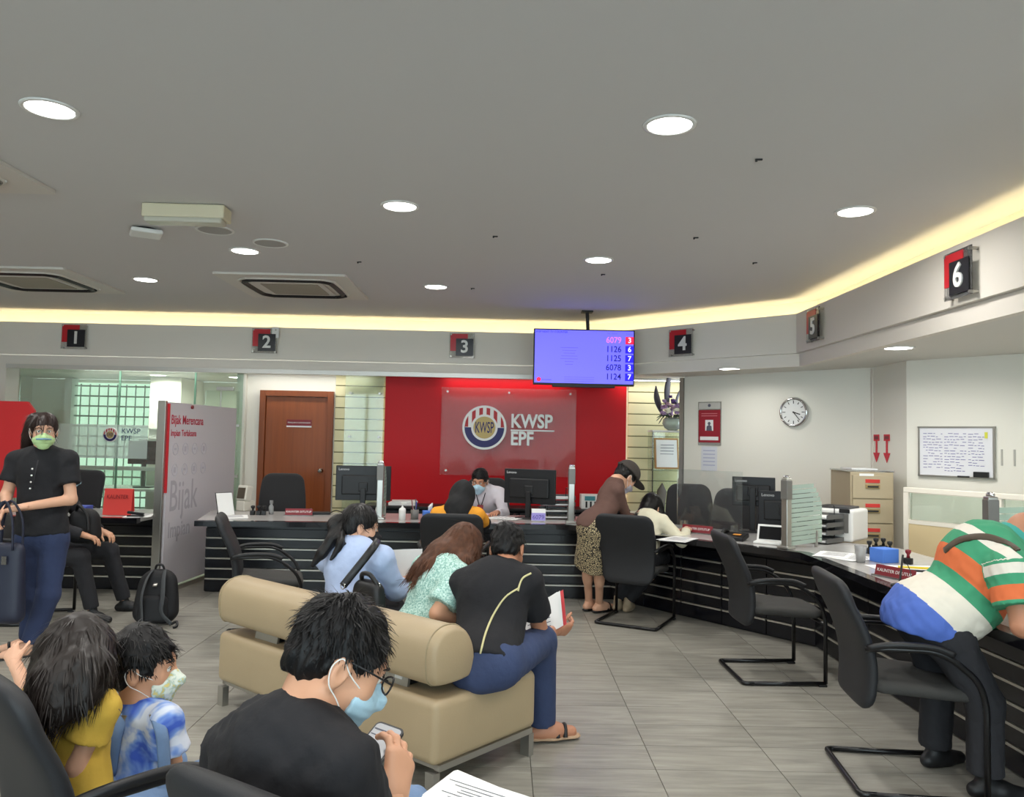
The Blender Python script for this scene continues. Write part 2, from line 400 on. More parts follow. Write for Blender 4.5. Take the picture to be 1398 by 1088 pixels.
# ---- rear and left side of the hall, with a glazed shop front behind the camera
vwall('wall_left', (-6.9, -3.0), (-6.9, 13.2), 0, CEIL, 0.12, m_wall)
struct(MB().box((-6.4, -3.05, 1.45), (1.0, .1, 2.9)).build('wall_rear', m_wall))
struct(MB().box((5.2, -3.05, 1.45), (1.4, .1, 2.9)).build('wall_rear_pier', m_wall))
struct(MB().box((-.7, -3.05, 2.74), (10.4, .1, .22)).build('trim_9', m_sof))
struct(MB().box((4.2, 3.0, 2.53), (.05, .05, .05)).build('trim_10', m_sof)) if False else None
wi = struct(thing('window_1', None, None, (0, 0, 0)))
for k in range(6): MB().box((-5.9+k*2.08, -3.05, 1.32), (.07, .1, 2.64)).build('window_frame', m_steel, wi)
for k in range(5): MB().box((-4.86+k*2.08, -3.05, 1.32), (2.0, .012, 2.6)).build('pane', glass('front_glass', (245, 250, 248), 0.0), wi)
# ---- left office behind a glass front
GF = 9.50
gw = struct(thing('window_2', None, None, (0, 0, 0)))
m_frost = glass('office_glass', (242, 250, 245), 0.06)
for x0, x1 in ((-5.80, -4.62), (-4.60, -3.72), (-3.70, -3.14)):
    MB().box(((x0+x1)/2, GF, 1.1), (x1-x0, .012, 2.19)).build('pane', m_frost, gw)
MB().box((-4.61, GF, 1.1), (.02, .016, 2.19)).build('pane_edge', mat('glass_edge', (120, 165, 140), .3), gw)
MB().box((-3.71, GF, 1.1), (.02, .016, 2.19)).build('pane_edge', MATS['glass_edge'], gw)
MB().box((-5.0, GF-.008, 1.33), (1.5, .002, .40)).build('frosted_band', mat('frost_film', (226, 240, 232), .6, alpha=.45), gw)
lg = thing('glass_logo', 'small round emblem with KWSP EPF letters on the office glass', 'logo', (0, 0, 0))
emblem(lg, (-4.68, 1.41), .085, GF-.012)
text_mesh('lettering', 'KWSP', .085, mat('navy_print', (40, 44, 92), .6), lg, (-4.56, GF-.02, 1.455), (PI/2, 0, 0), 'LEFT', .001)
text_mesh('lettering', 'EPF', .085, MATS['navy_print'], lg, (-4.56, GF-.02, 1.37), (PI/2, 0, 0), 'LEFT', .001)
# glass door fittings near the white wall
t = thing('glass_door', 'frameless glass office door with steel patch fitting and long bar handle', 'door', (0, 0, 0))
MB().box((-3.36, GF-.06, .99), (.40, .012, 1.94)).build('pane', m_gl, t)
MB().box((-3.33, GF-.06, 1.985), (.20, .05, .045), bev=.005).build('patch_fitting', m_steel, t)
MB().cyl((-3.37, GF-.09, 1.96), (-3.37, GF-.09, 1.62), .008, n=8).build('rod', m_steel, t)
for z in (.95, 1.55): MB().box((-3.17, GF-.06, z), (.05, .03, .03)).build('hinge', m_steel, t)
struct(MB().box((-3.17, BW, 1.1), (.10, .16, 2.2)).build('wall_pier_2', m_wall))
struct(MB().box((-5.86, 9.35, 1.1), (.12, .25, 2.2)).build('wall_pier_3', m_sof))
struct(MB().box((-4.8, 11.66, 1.1), (4.2, .12, 2.2)).build('wall_office', m_wall))
struct(MB().box((-4.62, 11.2, 1.1), (.42, .8, 2.2)).build('wall_office_column', m_wall))
struct(MB().box((-2.75, 10.7, 1.1), (.12, 2.0, 2.2)).build('wall_office_right', m_wall))
# grilled window, daylight behind frosted glass
gwn = struct(thing('window_3', None, None, (0, 0, 0)))
wx0, wx1 = -6.22, -5.02
MB().box(((wx0+wx1)/2, 11.58, 1.2), (wx1-wx0, .02, 1.9)).build('frosted_pane', mat('frosted_daylight', (206, 232, 214), .6, emit=.9), gwn)
for xx in (wx0-.05, wx1+.05): MB().box((xx, 11.5, 1.2), (.1, .2, 2.0)).build('window_frame', m_white, gwn)
m_bar = mat('grille_bar', (150, 172, 158), .5)
for k in range(13): MB().box(((wx0+wx1)/2, 11.50, .36+k*.145), (wx1-wx0, .02, .022)).build('grille_bar', m_bar, gwn)
for k in range(9): MB().box((wx0+.07+k*.132, 11.52, 1.2), (.012, .016, 1.86)).build('grille_bar', m_bar, gwn)
# ================================================================== generic padded shape
def loft(mb, W, T, yc, z0, z1, nz=22, nu=28, rnd=0.06, trnd=None, ex=3.2, axis='Z'):
    """padded panel: half width W(t), half thickness T(t), centre depth yc(t); rounded ends of radius rnd"""
    h = z1-z0; trnd = trnd or rnd
    ts = [0.5-0.5*math.cos(PI*k/(nz-1)) for k in range(nz)]
    def row(t):
        e = min(t, 1-t)*h
        q = min(e/rnd, 1.0); wr = rnd*(1-math.sqrt(max(0, 1-(1-q)**2)))
        q2 = min(e/(T(t)*1.0), 1.0); tr = math.sqrt(max(0, 1-(1-q2)**2))
        return max(W(t)-wr, 0.002), max(T(t)*(0.12+0.88*tr), 0.001)
    def fn(u, v):
        k = min(int(round(v*(nz-1))), nz-1); t = ts[k]; w, th = row(t)
        a = 2*PI*u; c, s = math.cos(a), math.sin(a)
        x = w*math.copysign(abs(c)**(2/ex), c); y = th*math.copysign(abs(s)**(2/ex), s)
        p = (x, yc(t)+y, z0+t*h)
        return p if axis == 'Z' else (p[0], p[2], p[1])
    o = len(mb.v); mb.grid(nu, nz, fn, True)
    n = len(mb.v)-nu
    mb.f.append(tuple(reversed(range(o, o+nu)))); mb.f.append(tuple(range(n, n+nu))); mb.mi += [mb.cur]*2
    return mb
m_fab = mat('charcoal_fabric', (38, 38, 40), 0.85, bump=0.12, bscale=500, sheen=0.1)
m_fabb = mat('black_back_fabric', (30, 31, 34), 0.6, bump=0.10, bscale=500)
m_seatf = mat('grey_seat_fabric', (56, 55, 53), 0.9, bump=0.1, bscale=500)
m_tubeb = mat('black_tube', (16, 16, 18), 0.28)
def make_chair(name, label, cat='chair'):
    t = thing(name, label, cat)
    b = MB(); loft(b, lambda v: .205+.035*min(v*1.6, 1), lambda v: .034, lambda v: -.215+.03*math.sin(PI*min(1, v*1.25))-.12*v*v, .33, .885, rnd=.075)
    b.build('backrest', m_fabb, t, True)
    s = MB(); loft(s, lambda v: .235-.02*v, lambda v: .038, lambda v: .43+.012*math.cos(PI*v), -.20, .25, rnd=.07, axis='Y')
    s.build('seat', m_seatf, t, True)
    for sx in (-1, 1):
        arm = fillet([(sx*.225, -.235, .60), (sx*.262, -.16, .615), (sx*.265, .06, .615), (sx*.262, .20, .50), (sx*.25, .235, .40), (sx*.25, .235, .018)], .09, 6)
        MB().tube(arm, .0125, 10).build('arm_tube', m_tubeb, t, True)
        pad = MB(); pad.tube(bez([(sx*.235, -.225, .607), (sx*.264, -.14, .63), (sx*.266, .02, .628), (sx*.266, .10, .60)], 4), .019, 8, flat=.75); pad.build('arm_pad', m_black, t, True)
        MB().tube([(sx*.25, .235, .018), (sx*.25, 0, .014), (sx*.25, -.235, .014)], .0125, 8).build('runner', m_tubeb, t, True)
        MB().box((sx*.25, .215, .006), (.035, .05, .014), bev=.004).build('glide', m_black, t)
    MB().tube(fillet([(-.25, -.20, .014), (-.25, -.265, .014), (.25, -.265, .014), (.25, -.20, .014)], .04, 5), .0125, 8).build('rear_bar', m_tubeb, t, True)
    MB().tube(fillet([(-.25, .235, .37), (-.15, .20, .385), (.15, .20, .385), (.25, .235, .37)], .05, 4), .011, 8).build('seat_bar', m_tubeb, t, True)
    MB().box((0, -.13, .40), (.06, .20, .02)).build('seat_bracket', m_tubeb, t)
    return t
def make_staff_chair(name, label):
    t = thing(name, label, 'office chair')
    b = MB(); loft(b, lambda v: .24-.03*v+.02*math.sin(PI*v), lambda v: .045, lambda v: -.22+.03*math.sin(PI*v*1.2)-.10*v, .46, 1.03, rnd=.09)
    b.build('backrest', m_fab, t, True)
    s = MB(); loft(s, lambda v: .25, lambda v: .05, lambda v: .46, -.22, .26, rnd=.08, axis='Y'); s.build('seat', m_fab, t, True)
    for sx in (-1, 1):
        MB().tube(bez([(sx*.22, -.15, .43), (sx*.30, -.12, .45), (sx*.31, -.10, .60), (sx*.30, -.05, .66), (sx*.29, .14, .66)], 5), .016, 8, flat=.8).build('armrest', m_black, t, True)
    MB().cyl((0, 0, .42), (0, 0, .10), .028, n=12).build('gas_lift', m_black, t, True)
    for k in range(5):
        a = 2*PI*k/5; e = (math.cos(a)*.28, math.sin(a)*.28, .075)
        l = MB().tube([(0, 0, .11), e], [.025, .016], 8).build('leg', m_black, t, True)
        MB().cyl((e[0]-.018*math.sin(a), e[1]+.018*math.cos(a), .03), (e[0]+.018*math.sin(a), e[1]-.018*math.cos(a), .03), .03, n=12).build('caster', m_black, l, True)
    return t
# ================================================================== ceiling fixtures
m_lamp = mat('lamp_diffuser', (255, 253, 248), 0.4, emit=9.0)
def downlight(x, y, z, label, group, watts=LAMP_W):
    t = thing('downlight', label, 'ceiling light', (x, y, z), 0, group)
    MB().lathe([(.118, -.001), (.116, -.006), (.100, -.009), (.096, -.004), (.096, .0)], (0, 0, 0), 32).build('trim_ring', m_white, t, True)
    MB().cyl((0, 0, -.003), (0, 0, -.006), .096, n=32).build('diffuser', m_lamp, t)
    ld = bpy.data.lights.new('downlight_lamp', 'AREA'); ld.shape = 'DISK'; ld.size = .19; ld.energy = watts; ld.color = (1.0, .975, .93); ld.spread = math.radians(165)
    lo = bpy.data.objects.new('downlight_lamp', ld); COL.objects.link(lo); lo.parent = t; lo.location = (0, 0, -.012)
    return t
LG = [((.70, 3.41), 'round recessed ceiling light over the empty floor, near the black tile clips'), ((.70, 6.03), 'round recessed ceiling light just before the hanging screen'),
      ((-.66, 4.73), 'round recessed ceiling light above the beige couch'), ((-.66, 7.26), 'round recessed ceiling light above counter three'),
      ((-2.01, 3.40), 'round recessed ceiling light over the waiting children'), ((-2.01, 6.0), 'round recessed ceiling light beside the round ceiling speakers'),
      ((-3.32, 7.23), 'round recessed ceiling light between the two ceiling air conditioners'), ((2.06, 4.62), 'round recessed ceiling light nearest to sign six')]
for (x, y), lb in LG: downlight(x, y, CEIL, lb, 'downlights in the hall ceiling')
for x, y in ((-.66, 2.1), (-3.32, 4.7), (2.06, 2.1), (.70, .8), (-2.01, .8), (-.66, -.6), (2.06, -.6), (-3.32, -.6), (-4.7, 3.4), (-4.7, 6.0), (-3.32, 2.1), (.7, -1.9), (-2.01, -1.9)):
    downlight(x, y, CEIL, 'round recessed ceiling light in the front half of the hall', 'downlights behind the viewer')
# added fill lights that brighten the back wall evenly, tucked behind the bulkhead lip
for x in (-4.4, -2.35, 0.0, 1.75):
    t = thing('added_wall_fill', 'added slim fill light tucked behind the bulkhead to brighten the back wall', 'ceiling light', (x, 9.40, INC), 0, 'added fill lights above the back wall')
    MB().box((0, 0, -.012), (1.5 if x < 1 else .9, .05, .022), bev=.004).build('housing', m_white, t); MB().box((0, 0, -.0245), (1.46 if x < 1 else .86, .04, .003)).build('diffuser', m_lamp, t)
    ld = bpy.data.lights.new('added_wall_fill_lamp', 'AREA'); ld.shape = 'RECTANGLE'; ld.size = 1.4 if x < 1 else .8; ld.size_y = .04; ld.energy = {0.0: 1.3, 1.75: 1.4}.get(x, 2.4); ld.color = (1.0, .97, .92)
    lo = bpy.data.objects.new('added_wall_fill_lamp', ld); COL.objects.link(lo); lo.parent = t; lo.location = (0, 0, -.028)
IL = [((2.86, 5.80), 'small recessed light under the bulkhead near sign five'), ]
downlight(2.98, 5.95, INC, IL[0][1], 'downlights over the staff area', 11)
for x, y in ((2.25, 7.9), (-.9, 9.38), (.9, 9.38), (-2.4, 9.40), (3.6, 4.6), (-4.2, 9.40), (-4.6, 10.5), (-3.6, 10.6), (4.4, 3.2)):
    if abs(y-9.39) < .03: continue
    downlight(x, y, INC, 'small recessed light in the low ceiling over the staff area', 'downlights over the staff area', 16 if y > 10 else (5 if y > 7 else 12))
# air-conditioner cassettes
m_acg = mat('ac_panel', (206, 202, 194), .5); m_acgr = mat('ac_grille', (150, 144, 130), .6, bump=.2, bscale=200)
def ac(cx, cy, label):
    t = thing('ceiling_air_conditioner', label, 'air conditioner', (cx, cy, CEIL), 0, 'ceiling cassette air conditioners')
    S = 1.16
    MB().prism(rrect(S, S, .03), -.02, -.001).build('panel', m_acg, t)
    MB().prism(rrect(.62, .62, .03), -.034, -.02).build('intake_frame', m_acg, t)
    MB().prism(rrect(.52, .52, .02), -.038, -.034).build('intake_grille', m_acgr, t)
    ins = .40
    for k in range(4):
        R = Matrix.Rotation(k*PI/2, 3, 'Z'); pts = bez([(-.40, .30, -.024), (-.33, .375, -.024), (-.22, .395, -.024), (.22, .395, -.024), (.33, .375, -.024), (.40, .30, -.024)], 4)
        MB().tube([R @ p for p in pts], .030, 8, flat=.25).build('air_slot', m_black, t, True)
        MB().tube([R @ (p*1.09-Vector((0, 0, -.003))) for p in pts], .012, 6, flat=.5).build('louvre', m_acg, t, True)
ac(-4.40, 7.35, 'square ceiling air conditioner cassette above the woman in black')
ac(-1.98, 7.38, 'square ceiling air conditioner cassette with a brown intake grille above counter two')
ac(-3.23, 4.02, 'square ceiling air conditioner cassette beside the largest ceiling light')
# emergency light box, access point, round speakers, clips
t = thing('emergency_light', 'cream emergency light box fixed to the ceiling', 'emergency light', (-1.99, 4.85, CEIL), 0.02)
MB().box((0, 0, -.045), (.50, .15, .085), bev=.01).build('housing', mat('cream_plastic', (205, 196, 168), .5), t)
MB().box((0, -.02, -.10), (.47, .11, .035), bev=.012).build('lens', mat('lens_plastic', (190, 186, 170), .25, alpha=.9), t)
MB().cyl((-.22, -.06, -.10), (.22, -.06, -.10), .010, n=8).build('tube_lamp', m_white, t)
t = thing('access_point', 'white square wireless access point under the ceiling', 'device', (-2.50, 5.42, CEIL), .5)
MB().box((0, 0, -.03), (.20, .20, .03), bev=.012).build('body', m_white, t); MB().cyl((0, 0, 0), (0, 0, -.016), .07, n=18).build('mount', m_black, t)
for x, y, lb in ((-2.02, 5.40, 'round grey ceiling speaker beside the emergency light'), (-1.74, 5.74, 'round grey ceiling speaker beside the small ceiling light')):
    t = thing('ceiling_speaker', lb, 'speaker', (x, y, CEIL), 0, 'ceiling speakers')
    MB().lathe([(.128, 0), (.126, -.006), (.112, -.008), (.110, -.004)], n=32).build('rim', m_white, t, True); MB().cyl((0, 0, -.001), (0, 0, -.005), .111, n=32).build('grille', mat('speaker_grille', (168, 166, 162), .7), t)
for x, y in ((1.22, 3.80), (1.275, 5.30), (-.09, 5.39), (-1.19, 6.29), (.80, 6.55), (-.32, 7.3), (1.9, 6.0)):
    t = thing('ceiling_clip', 'small black plastic clip stuck on the grey ceiling', 'clip', (x, y, CEIL), random.uniform(-.3, .3), 'black clips on the ceiling')
    MB().box((0, 0, -.004), (.035, .012, .008), bev=.002).build('base', m_black, t); MB().cyl((-.012, 0, -.006), (-.012, 0, -.014), .006, n=8).build('head', m_black, t)
# ---- hanging screen
TVY = 8.40
a, b_ = P(729, 448, TVY), P(867, 450, TVY); zb = P(797, 526, TVY).z
tvw = b_.x-a.x; tvh = a.z-zb; tx = (a.x+b_.x)/2; tz = (a.z+zb)/2
t = thing('hanging_screen', 'flat queue number screen hanging from the ceiling, showing blue', 'screen', (tx, TVY, tz), 0)
MB().box((0, .03, 0), (tvw, .05, tvh), bev=.006).build('casing', m_black, t)
m_scr = mat('screen_blue', (104, 100, 255), .4, emit=.95)
MB().box((0, .003, .004), (tvw-.028, .006, tvh-.034)).build('display', m_scr, t)
MB().box((0, .02, -tvh/2-.008), (tvw*.62, .03, .03), bev=.006).build('lower_bar', m_black, t)
MB().cyl((.05, .06, tvh/2-.1), (.03, .06, CEIL-tz), .02, n=10).build('mount_pole', m_black, t)
MB().box((.04, .075, .06), (.2, .04, .2)).build('mount_plate', m_black, t); MB().box((.03, .06, CEIL-tz-.008), (.12, .12, .016)).build('ceiling_plate', m_black, t)
m_sn = mat('screen_navy', (24, 16, 150), .5, emit=.25); m_sblue = mat('screen_deep_blue', (36, 20, 235), .5, emit=.7); m_sred = mat('screen_red', (226, 30, 70), .5, emit=.8)
m_spink = mat('screen_pink', (225, 120, 205), .5, emit=.8); m_swhite = mat('screen_white', (225, 225, 255), .5, emit=.9); m_slilac = mat('screen_lilac', (92, 84, 226), .5, emit=.7)
for k, (n, c) in enumerate((('6079', '3'), ('1126', '6'), ('1125', '7'), ('6078', '3'), ('1124', '7'))):
    z = tvh/2-.112-k*.098
    text_mesh('number', n, .092, m_spink if k == 0 else m_sn, t, (.315, -.002, z), (PI/2, 0, 0), 'CENTER', .0005, sx=.9, weight=.0012)
    MB().box((.485, -.001, z), (.09, .003, .08)).build('number_box', m_sred if k == 0 else m_sblue, t)
    text_mesh('counter_number', c, .078, m_swhite, t, (.485, -.004, z), (PI/2, 0, 0), 'CENTER', .0005, weight=.0012)
text_mesh('heading', 'KWSP NEXT TV COUNTER', .03, m_sn, t, (-.54, -.001, tvh/2-.035), (PI/2, 0, 0), 'LEFT', .0004)
text_mesh('heading', 'No. Giliran', .024, m_slilac, t, (.30, -.001, tvh/2-.04), (PI/2, 0, 0), 'CENTER', .0004)
text_mesh('heading', 'Kaunter', .024, m_slilac, t, (.485, -.001, tvh/2-.04), (PI/2, 0, 0), 'CENTER', .0004)
for k, q in enumerate((.14, .11, .09, .13, .14, .07, .06)): MB().box((-.16, -.001, .10-k*.03), (q*1.35, .002, .005)).build('text_line', m_slilac, t)
for k in range(3): MB().box((-.05, -.001, -.215-k*.022), (.32, .002, .004)).build('text_line', m_slilac, t)
MB().cyl((-.48, -.001, -.245), (-.48, -.003, -.245), .024, n=18).build('logo_dot', m_sred, t); MB().box((-.395, -.001, -.248), (.1, .002, .010)).build('text_line', m_slilac, t)
# ---- counter number signs on the bulkhead
m_signb = mat('sign_black', (28, 28, 34), .3); m_clear = glass('clear_acrylic', (240, 240, 238), .10)
m_num = mat('sign_number', (225, 224, 220), .35)
def num_sign(n, x, y, z, rz, extra=''):
    words = ['one', 'two', 'three', 'four', 'five', 'six']
    t = thing('counter_sign', 'acrylic counter sign with red and black squares showing number %s' % words[n-1], 'sign', (x, y, z), rz)
    MB().box((0, -.045, 0), (.29, .006, .29)).build('acrylic_plate', m_clear, t)
    MB().box((-.035, -.050, .035), (.20, .004, .20)).build('red_square', m_red, t)
    MB().box((.03, -.056, -.02), (.20, .006, .20)).build('black_square', m_signb, t)
    text_mesh('number', str(n), .20, m_num, t, (.03, -.062, -.02), (PI/2, 0, 0), 'CENTER', .006, weight=.004)
    for i in (-1, 1):
        for j in (-1, 1): MB().cyl((i*.128, -.055, j*.128), (i*.128, 0, j*.128), .010, n=8).build('standoff', m_steel, t)
    return t
num_sign(1, -5.00, 9.20, 2.535, 0); s2 = num_sign(2, -2.80, 9.20, 2.535, 0); num_sign(3, -.51, 9.20, 2.53, 0)
num_sign(4, 1.868, 8.285, 2.505, math.atan2(7.43-9.20, 2.75-.92))
num_sign(5, 2.75, 6.91, 2.515, -PI/2); num_sign(6, 2.75, 4.68, 2.50, -PI/2)
MB().box((.125, -.05, .10), (.08, .004, .13)).build('paper_slip', m_paper, s2)
# ================================================================== counters
m_top = mat('counter_top_grey', (178, 176, 173), .22, var=.05, vscale=20, coat=.3)
m_lam = mat('counter_black_gloss', (12, 13, 20), .22)
m_edge = mat('counter_edge_black', (18, 18, 22), .18, coat=.4)
m_strip = mat('aluminium_strip', (186, 182, 170), .35, metal=.6)
ZT = .70
def counter(name, label, front, back, bfront, bpanels, loc=(0, 0, 0)):
    """front/back: edges of the worktop; bfront: foot line of the front panel; modules per segment"""
    t = thing(name, label, 'counter', loc)
    F2 = offset(front, .075)
    MB().prism(F2 + back[::-1], ZT-.035, ZT).build('worktop', m_top, t)
    nose = MB()
    for i in range(len(front)-1): nose.prism([front[i], front[i+1], F2[i+1], F2[i]], ZT-.045, ZT+.001)
    nose.build('front_edge', m_edge, t)
    bb = offset(bfront, .10)
    sk = MB()
    for i in range(len(bfront)-1): sk.prism([offset(bfront, .015)[i], offset(bfront, .015)[i+1], bb[i+1], bb[i]], 0, ZT-.036)
    sk.build('front_panel', m_lam, t)
    for i in range(len(bfront)-1):
        a, b = Vector(bfront[i]), Vector(bfront[i+1]); d = b-a; n = bpanels[i]; L = d.length/n; ang = math.atan2(d.y, d.x)
        bm_, sm_ = None, None
        for k in range(n):
            c = a + d*((k+.5)/n)
            for q in range(6):
                zc = (.062 if q == 0 else .122+.093*q-.0465); hh = (.105 if q == 0 else .083)
                if q > 0: zc = .125+.093*(q-1)+.0465
                o = MB().box((c.x, c.y, zc), (L-.006, .03, hh-.004), rz=ang, bev=.003).build('panel_board', m_lam, t)
            for q in range(5):
                zc = .120+.093*q
                MB().box((c.x+.0*d.y, c.y, zc+.001), (L-.02, .036, .012), rz=ang).build('metal_strip', m_strip, t)
    return t
FR = [(-2.63, 6.83), (.59, 7.12), (2.10, 5.59), (2.07, 1.7)]
BK = [(-2.84, 7.80), (1.02, 7.95), (2.97, 5.95), (2.97, 1.7)]
BF = [(-2.72, 7.36), (1.02, 7.36), (2.29, 5.77), (2.36, 1.7)]
counter('service_counter', 'long bent black counter with silver strips and grey worktop, counters two to six', FR, BK, BF, [3, 5, 5])
counter('side_counter', 'straight black counter with silver strips behind the woman in black', [(-6.3, 6.88), (-3.17, 6.94)], [(-6.3, 7.75), (-3.14, 7.80)], [(-6.3, 7.38), (-3.17, 7.38)], [3])
# ---- advertising partition between counters one and two
a, b = Vector((-3.03, 7.14)), Vector((-2.92, 8.60)); d = (b-a).normalized(); ang = math.atan2(d.y, d.x); L = (b-a).length
t = thing('banner_partition', 'tall grey partition with printed slogan and a red edge stripe beside the backpack', 'partition', (a.x, a.y, 0), ang)
PH = 1.725
MB().box((L/2, 0, PH/2+.03), (L, .035, PH-.06)).build('panel', mat('banner_grey', (196, 192, 198), .45), t)
MB().box((-.03, .03, PH/2+.01), (.035, .075, PH), bev=.004).build('steel_post', m_steel, t)
MB().box((-.004, -.012, 1.31), (.012, .03, .80)).build('red_edge', m_red, t)
MB().box((-.002, .012, .5), (.008, .012, .8)).build('dark_edge', m_black, t)
MB().cyl((.42, -.02, PH-.03), (.42, -.035, PH-.03), .018, n=12).build('round_magnet', m_dred, t)
MB().box((L/2, 0, .02), (L*.9, .05, .04)).build('foot_rail', m_steel, t)
m_bred = mat('banner_red_print', (178, 34, 62), .6); m_bgrey = mat('banner_grey_print', (168, 164, 172), .6); m_bl = mat('banner_light_print', (178, 174, 184), .6)
text_mesh('slogan', 'Bijak Merencana', .118, m_bred, t, (.04, -.019, 1.565), (PI/2, 0, 0), 'LEFT', .0006, sx=.82, weight=.0015)
text_mesh('slogan', 'Impian Terlaksana', .084, m_bred, t, (.04, -.019, 1.445), (PI/2, 0, 0), 'LEFT', .0006, sx=.82, weight=.001)
text_mesh('faint_slogan', 'Bijak', .40, m_bgrey, t, (.06, -.019, .86), (PI/2, 0, 0), 'LEFT', .0006, sx=.72, weight=.002)
text_mesh('faint_slogan', 'Impian', .20, m_bgrey, t, (.06, -.019, .56), (PI/2, 0, 0), 'LEFT', .0006, sx=.8, weight=.002)
for r_ in range(2):
    for c_ in range(4):
        cx, cz = .14+c_*.19, 1.30-r_*.19
        MB().tube([(cx+.05*math.cos(q), -.0195, cz+.055*math.sin(q)) for q in np.linspace(0, 2*PI, 13)[:-1]], .003, 5, True).build('faint_icon', m_bl, t)
        MB().box((cx, -.019, cz), (.04, .002, .05 if (r_+c_) % 2 else .02)).build('faint_icon', m_bl, t)
# ---- red partition at the far left
t = thing('red_partition', 'red partition board with a clipped corner behind the standing woman', 'partition', (0, 7.88, 0))
MB().plate([(-6.3, .78), (-4.72, .78), (-4.62, .80), (-4.64, 1.64), (-4.71, 1.725), (-6.3, 1.735)], (0, 0, 0), (1, 0, 0), (0, 0, 1), .035).build('board', mat('partition_red', (190, 34, 38), .5), t)
for xx in (-6.2, -4.75): MB().box((xx, -.018, .39), (.04, .03, .8)).build('post', m_steel, t)
# ---- steel divider posts with stacked frosted glass fins
m_fin = glass('frosted_fin', (206, 226, 212), .55, .15); m_finE = mat('fin_edge', (160, 200, 180), .3)
def divider(x, y, rz, label, n=13, ln=.34, h=.44):
    t = thing('glass_divider', label, 'divider', (x, y, ZT+.001), rz, 'glass fin dividers on the counters')
    MB().box((0, 0, .26), (.055, .05, .50), bev=.006).build('post', m_steel, t)
    MB().box((0, 0, .425), (.062, .056, .14), bev=.004).build('cap', mat('grey_cap', (118, 116, 112), .45, metal=.4), t)
    MB().box((0, 0, .01), (.10, .09, .02), bev=.005).build('foot', m_steel, t)
    for k in range(3): MB().sphere((-.012+.012*k, 0, .517), .016, 6).build('clip_knob', m_chrome, t, True)
    for k in range(n):
        z = .03+k*(h/n); q = ln*(1 if k < n*.55 else 1-.35*((k-n*.55)/(n*.45))**1.6)
        MB().box((0, .028+q/2, z+.012), (.010, q, h/n-.004), rx=.05).build('fin', m_fin, t)
    MB().cyl((0, ln*.92, 0), (0, ln*.92, .12), .012, n=8).build('support', m_steel, t)
    return t
divider(-1.12, 7.27, 0, 'steel post with frosted glass fins beside the pen cup and sanitiser bottles')
divider(.63, 7.28, 0, 'steel post with frosted glass fins between the screen trays and the bending woman')
divider(2.07, 5.78, math.radians(-62), 'steel post with frosted glass fins between the laptop and the printer')
divider(2.50, 4.05, math.radians(-95), 'tall steel post with glass fins beside the man in the striped polo', ln=.5)
# ---- black low cabinet below the red panel
t = thing('credenza', 'low black cabinet under the red panel', 'cabinet', (-.1, 9.22, 0))
MB().box((0, 0, .33), (2.9, .42, .64), bev=.005).build('body', m_lam, t); MB().box((0, -.01, .66), (2.96, .46, .03), bev=.006).build('top', m_black, t)
for k in range(5): dd = MB().box((-1.16+.58*k, -.215, .33), (.56, .015, .58), bev=.003).build('door', m_black, t); MB().box((-1.16+.58*k+.2, -.226, .5), (.012, .01, .12)).build('handle', m_steel, dd)
# ---- display shelf with flowers, frame, trophies
t = thing('display_shelf', 'narrow glass display shelf beside the red panel', 'shelf', (1.96, 9.28, 0))
MB().box((0, 0, 1.585), (.50, .30, .02), bev=.003).build('top', m_white, t)
for z in (.62, 1.13): MB().box((0, 0, z), (.48, .28, .012)).build('glass_shelf', m_gl, t)
MB().box((0, .14, .8), (.47, .008, 1.56)).build('back_glass', m_gl, t)
for sx in (-1, 1): MB().box((sx*.238, 0, .8), (.010, .29, 1.56)).build('side_glass', m_gl, t)
MB().box((0, 0, .03), (.5, .3, .05)).build('plinth', m_white, t)
t = thing('certificate_frame', 'wooden framed certificate standing in the glass shelf', 'frame', (1.90, 9.24, 1.136), .12)
MB().box((0, 0, .19), (.29, .02, .36), rx=-.12, bev=.004).build('frame', mat('frame_gold', (170, 128, 78), .4), t); MB().box((0, -.013, .19), (.25, .004, .32), rx=-.12).build('certificate', m_paper, t)
for k in range(6): MB().box((0, -.030+.012*k*.4, .29-k*.035), (.16, .003, .006), rx=-.12).build('text_line', m_ink, t)
t = thing('trophy', 'small gold figure trophy on the lower glass shelf', 'trophy', (2.06, 9.22, .626))
MB().lathe([(.04, 0), (.04, .03), (.014, .05), (.01, .16), (.02, .2), (.012, .25), (.03, .28), (.034, .31), (.018, .34)], n=16).build('cup', mat('pale_gold', (206, 196, 160), .3, metal=.6), t, True)
MB().lathe([(.008, .34), (.03, .36), (.035, .39), (.02, .42), (0, .43)], n=16).build('top_ball', MATS['pale_gold'], t, True)
t = thing('award_plaque', 'dark leaning award plaque on the lower glass shelf', 'plaque', (1.82, 9.23, .626), .5)
MB().plate([(-.06, 0), (.06, 0), (.07, .26), (.0, .36), (-.06, .28)], (0, 0, 0), (1, 0, 0), (0, -.12, 1), .015).build('plaque', mat('plaque_brown', (74, 62, 44), .3), t)
MB().box((0, 0, .012), (.16, .07, .024)).build('base', m_black, t)
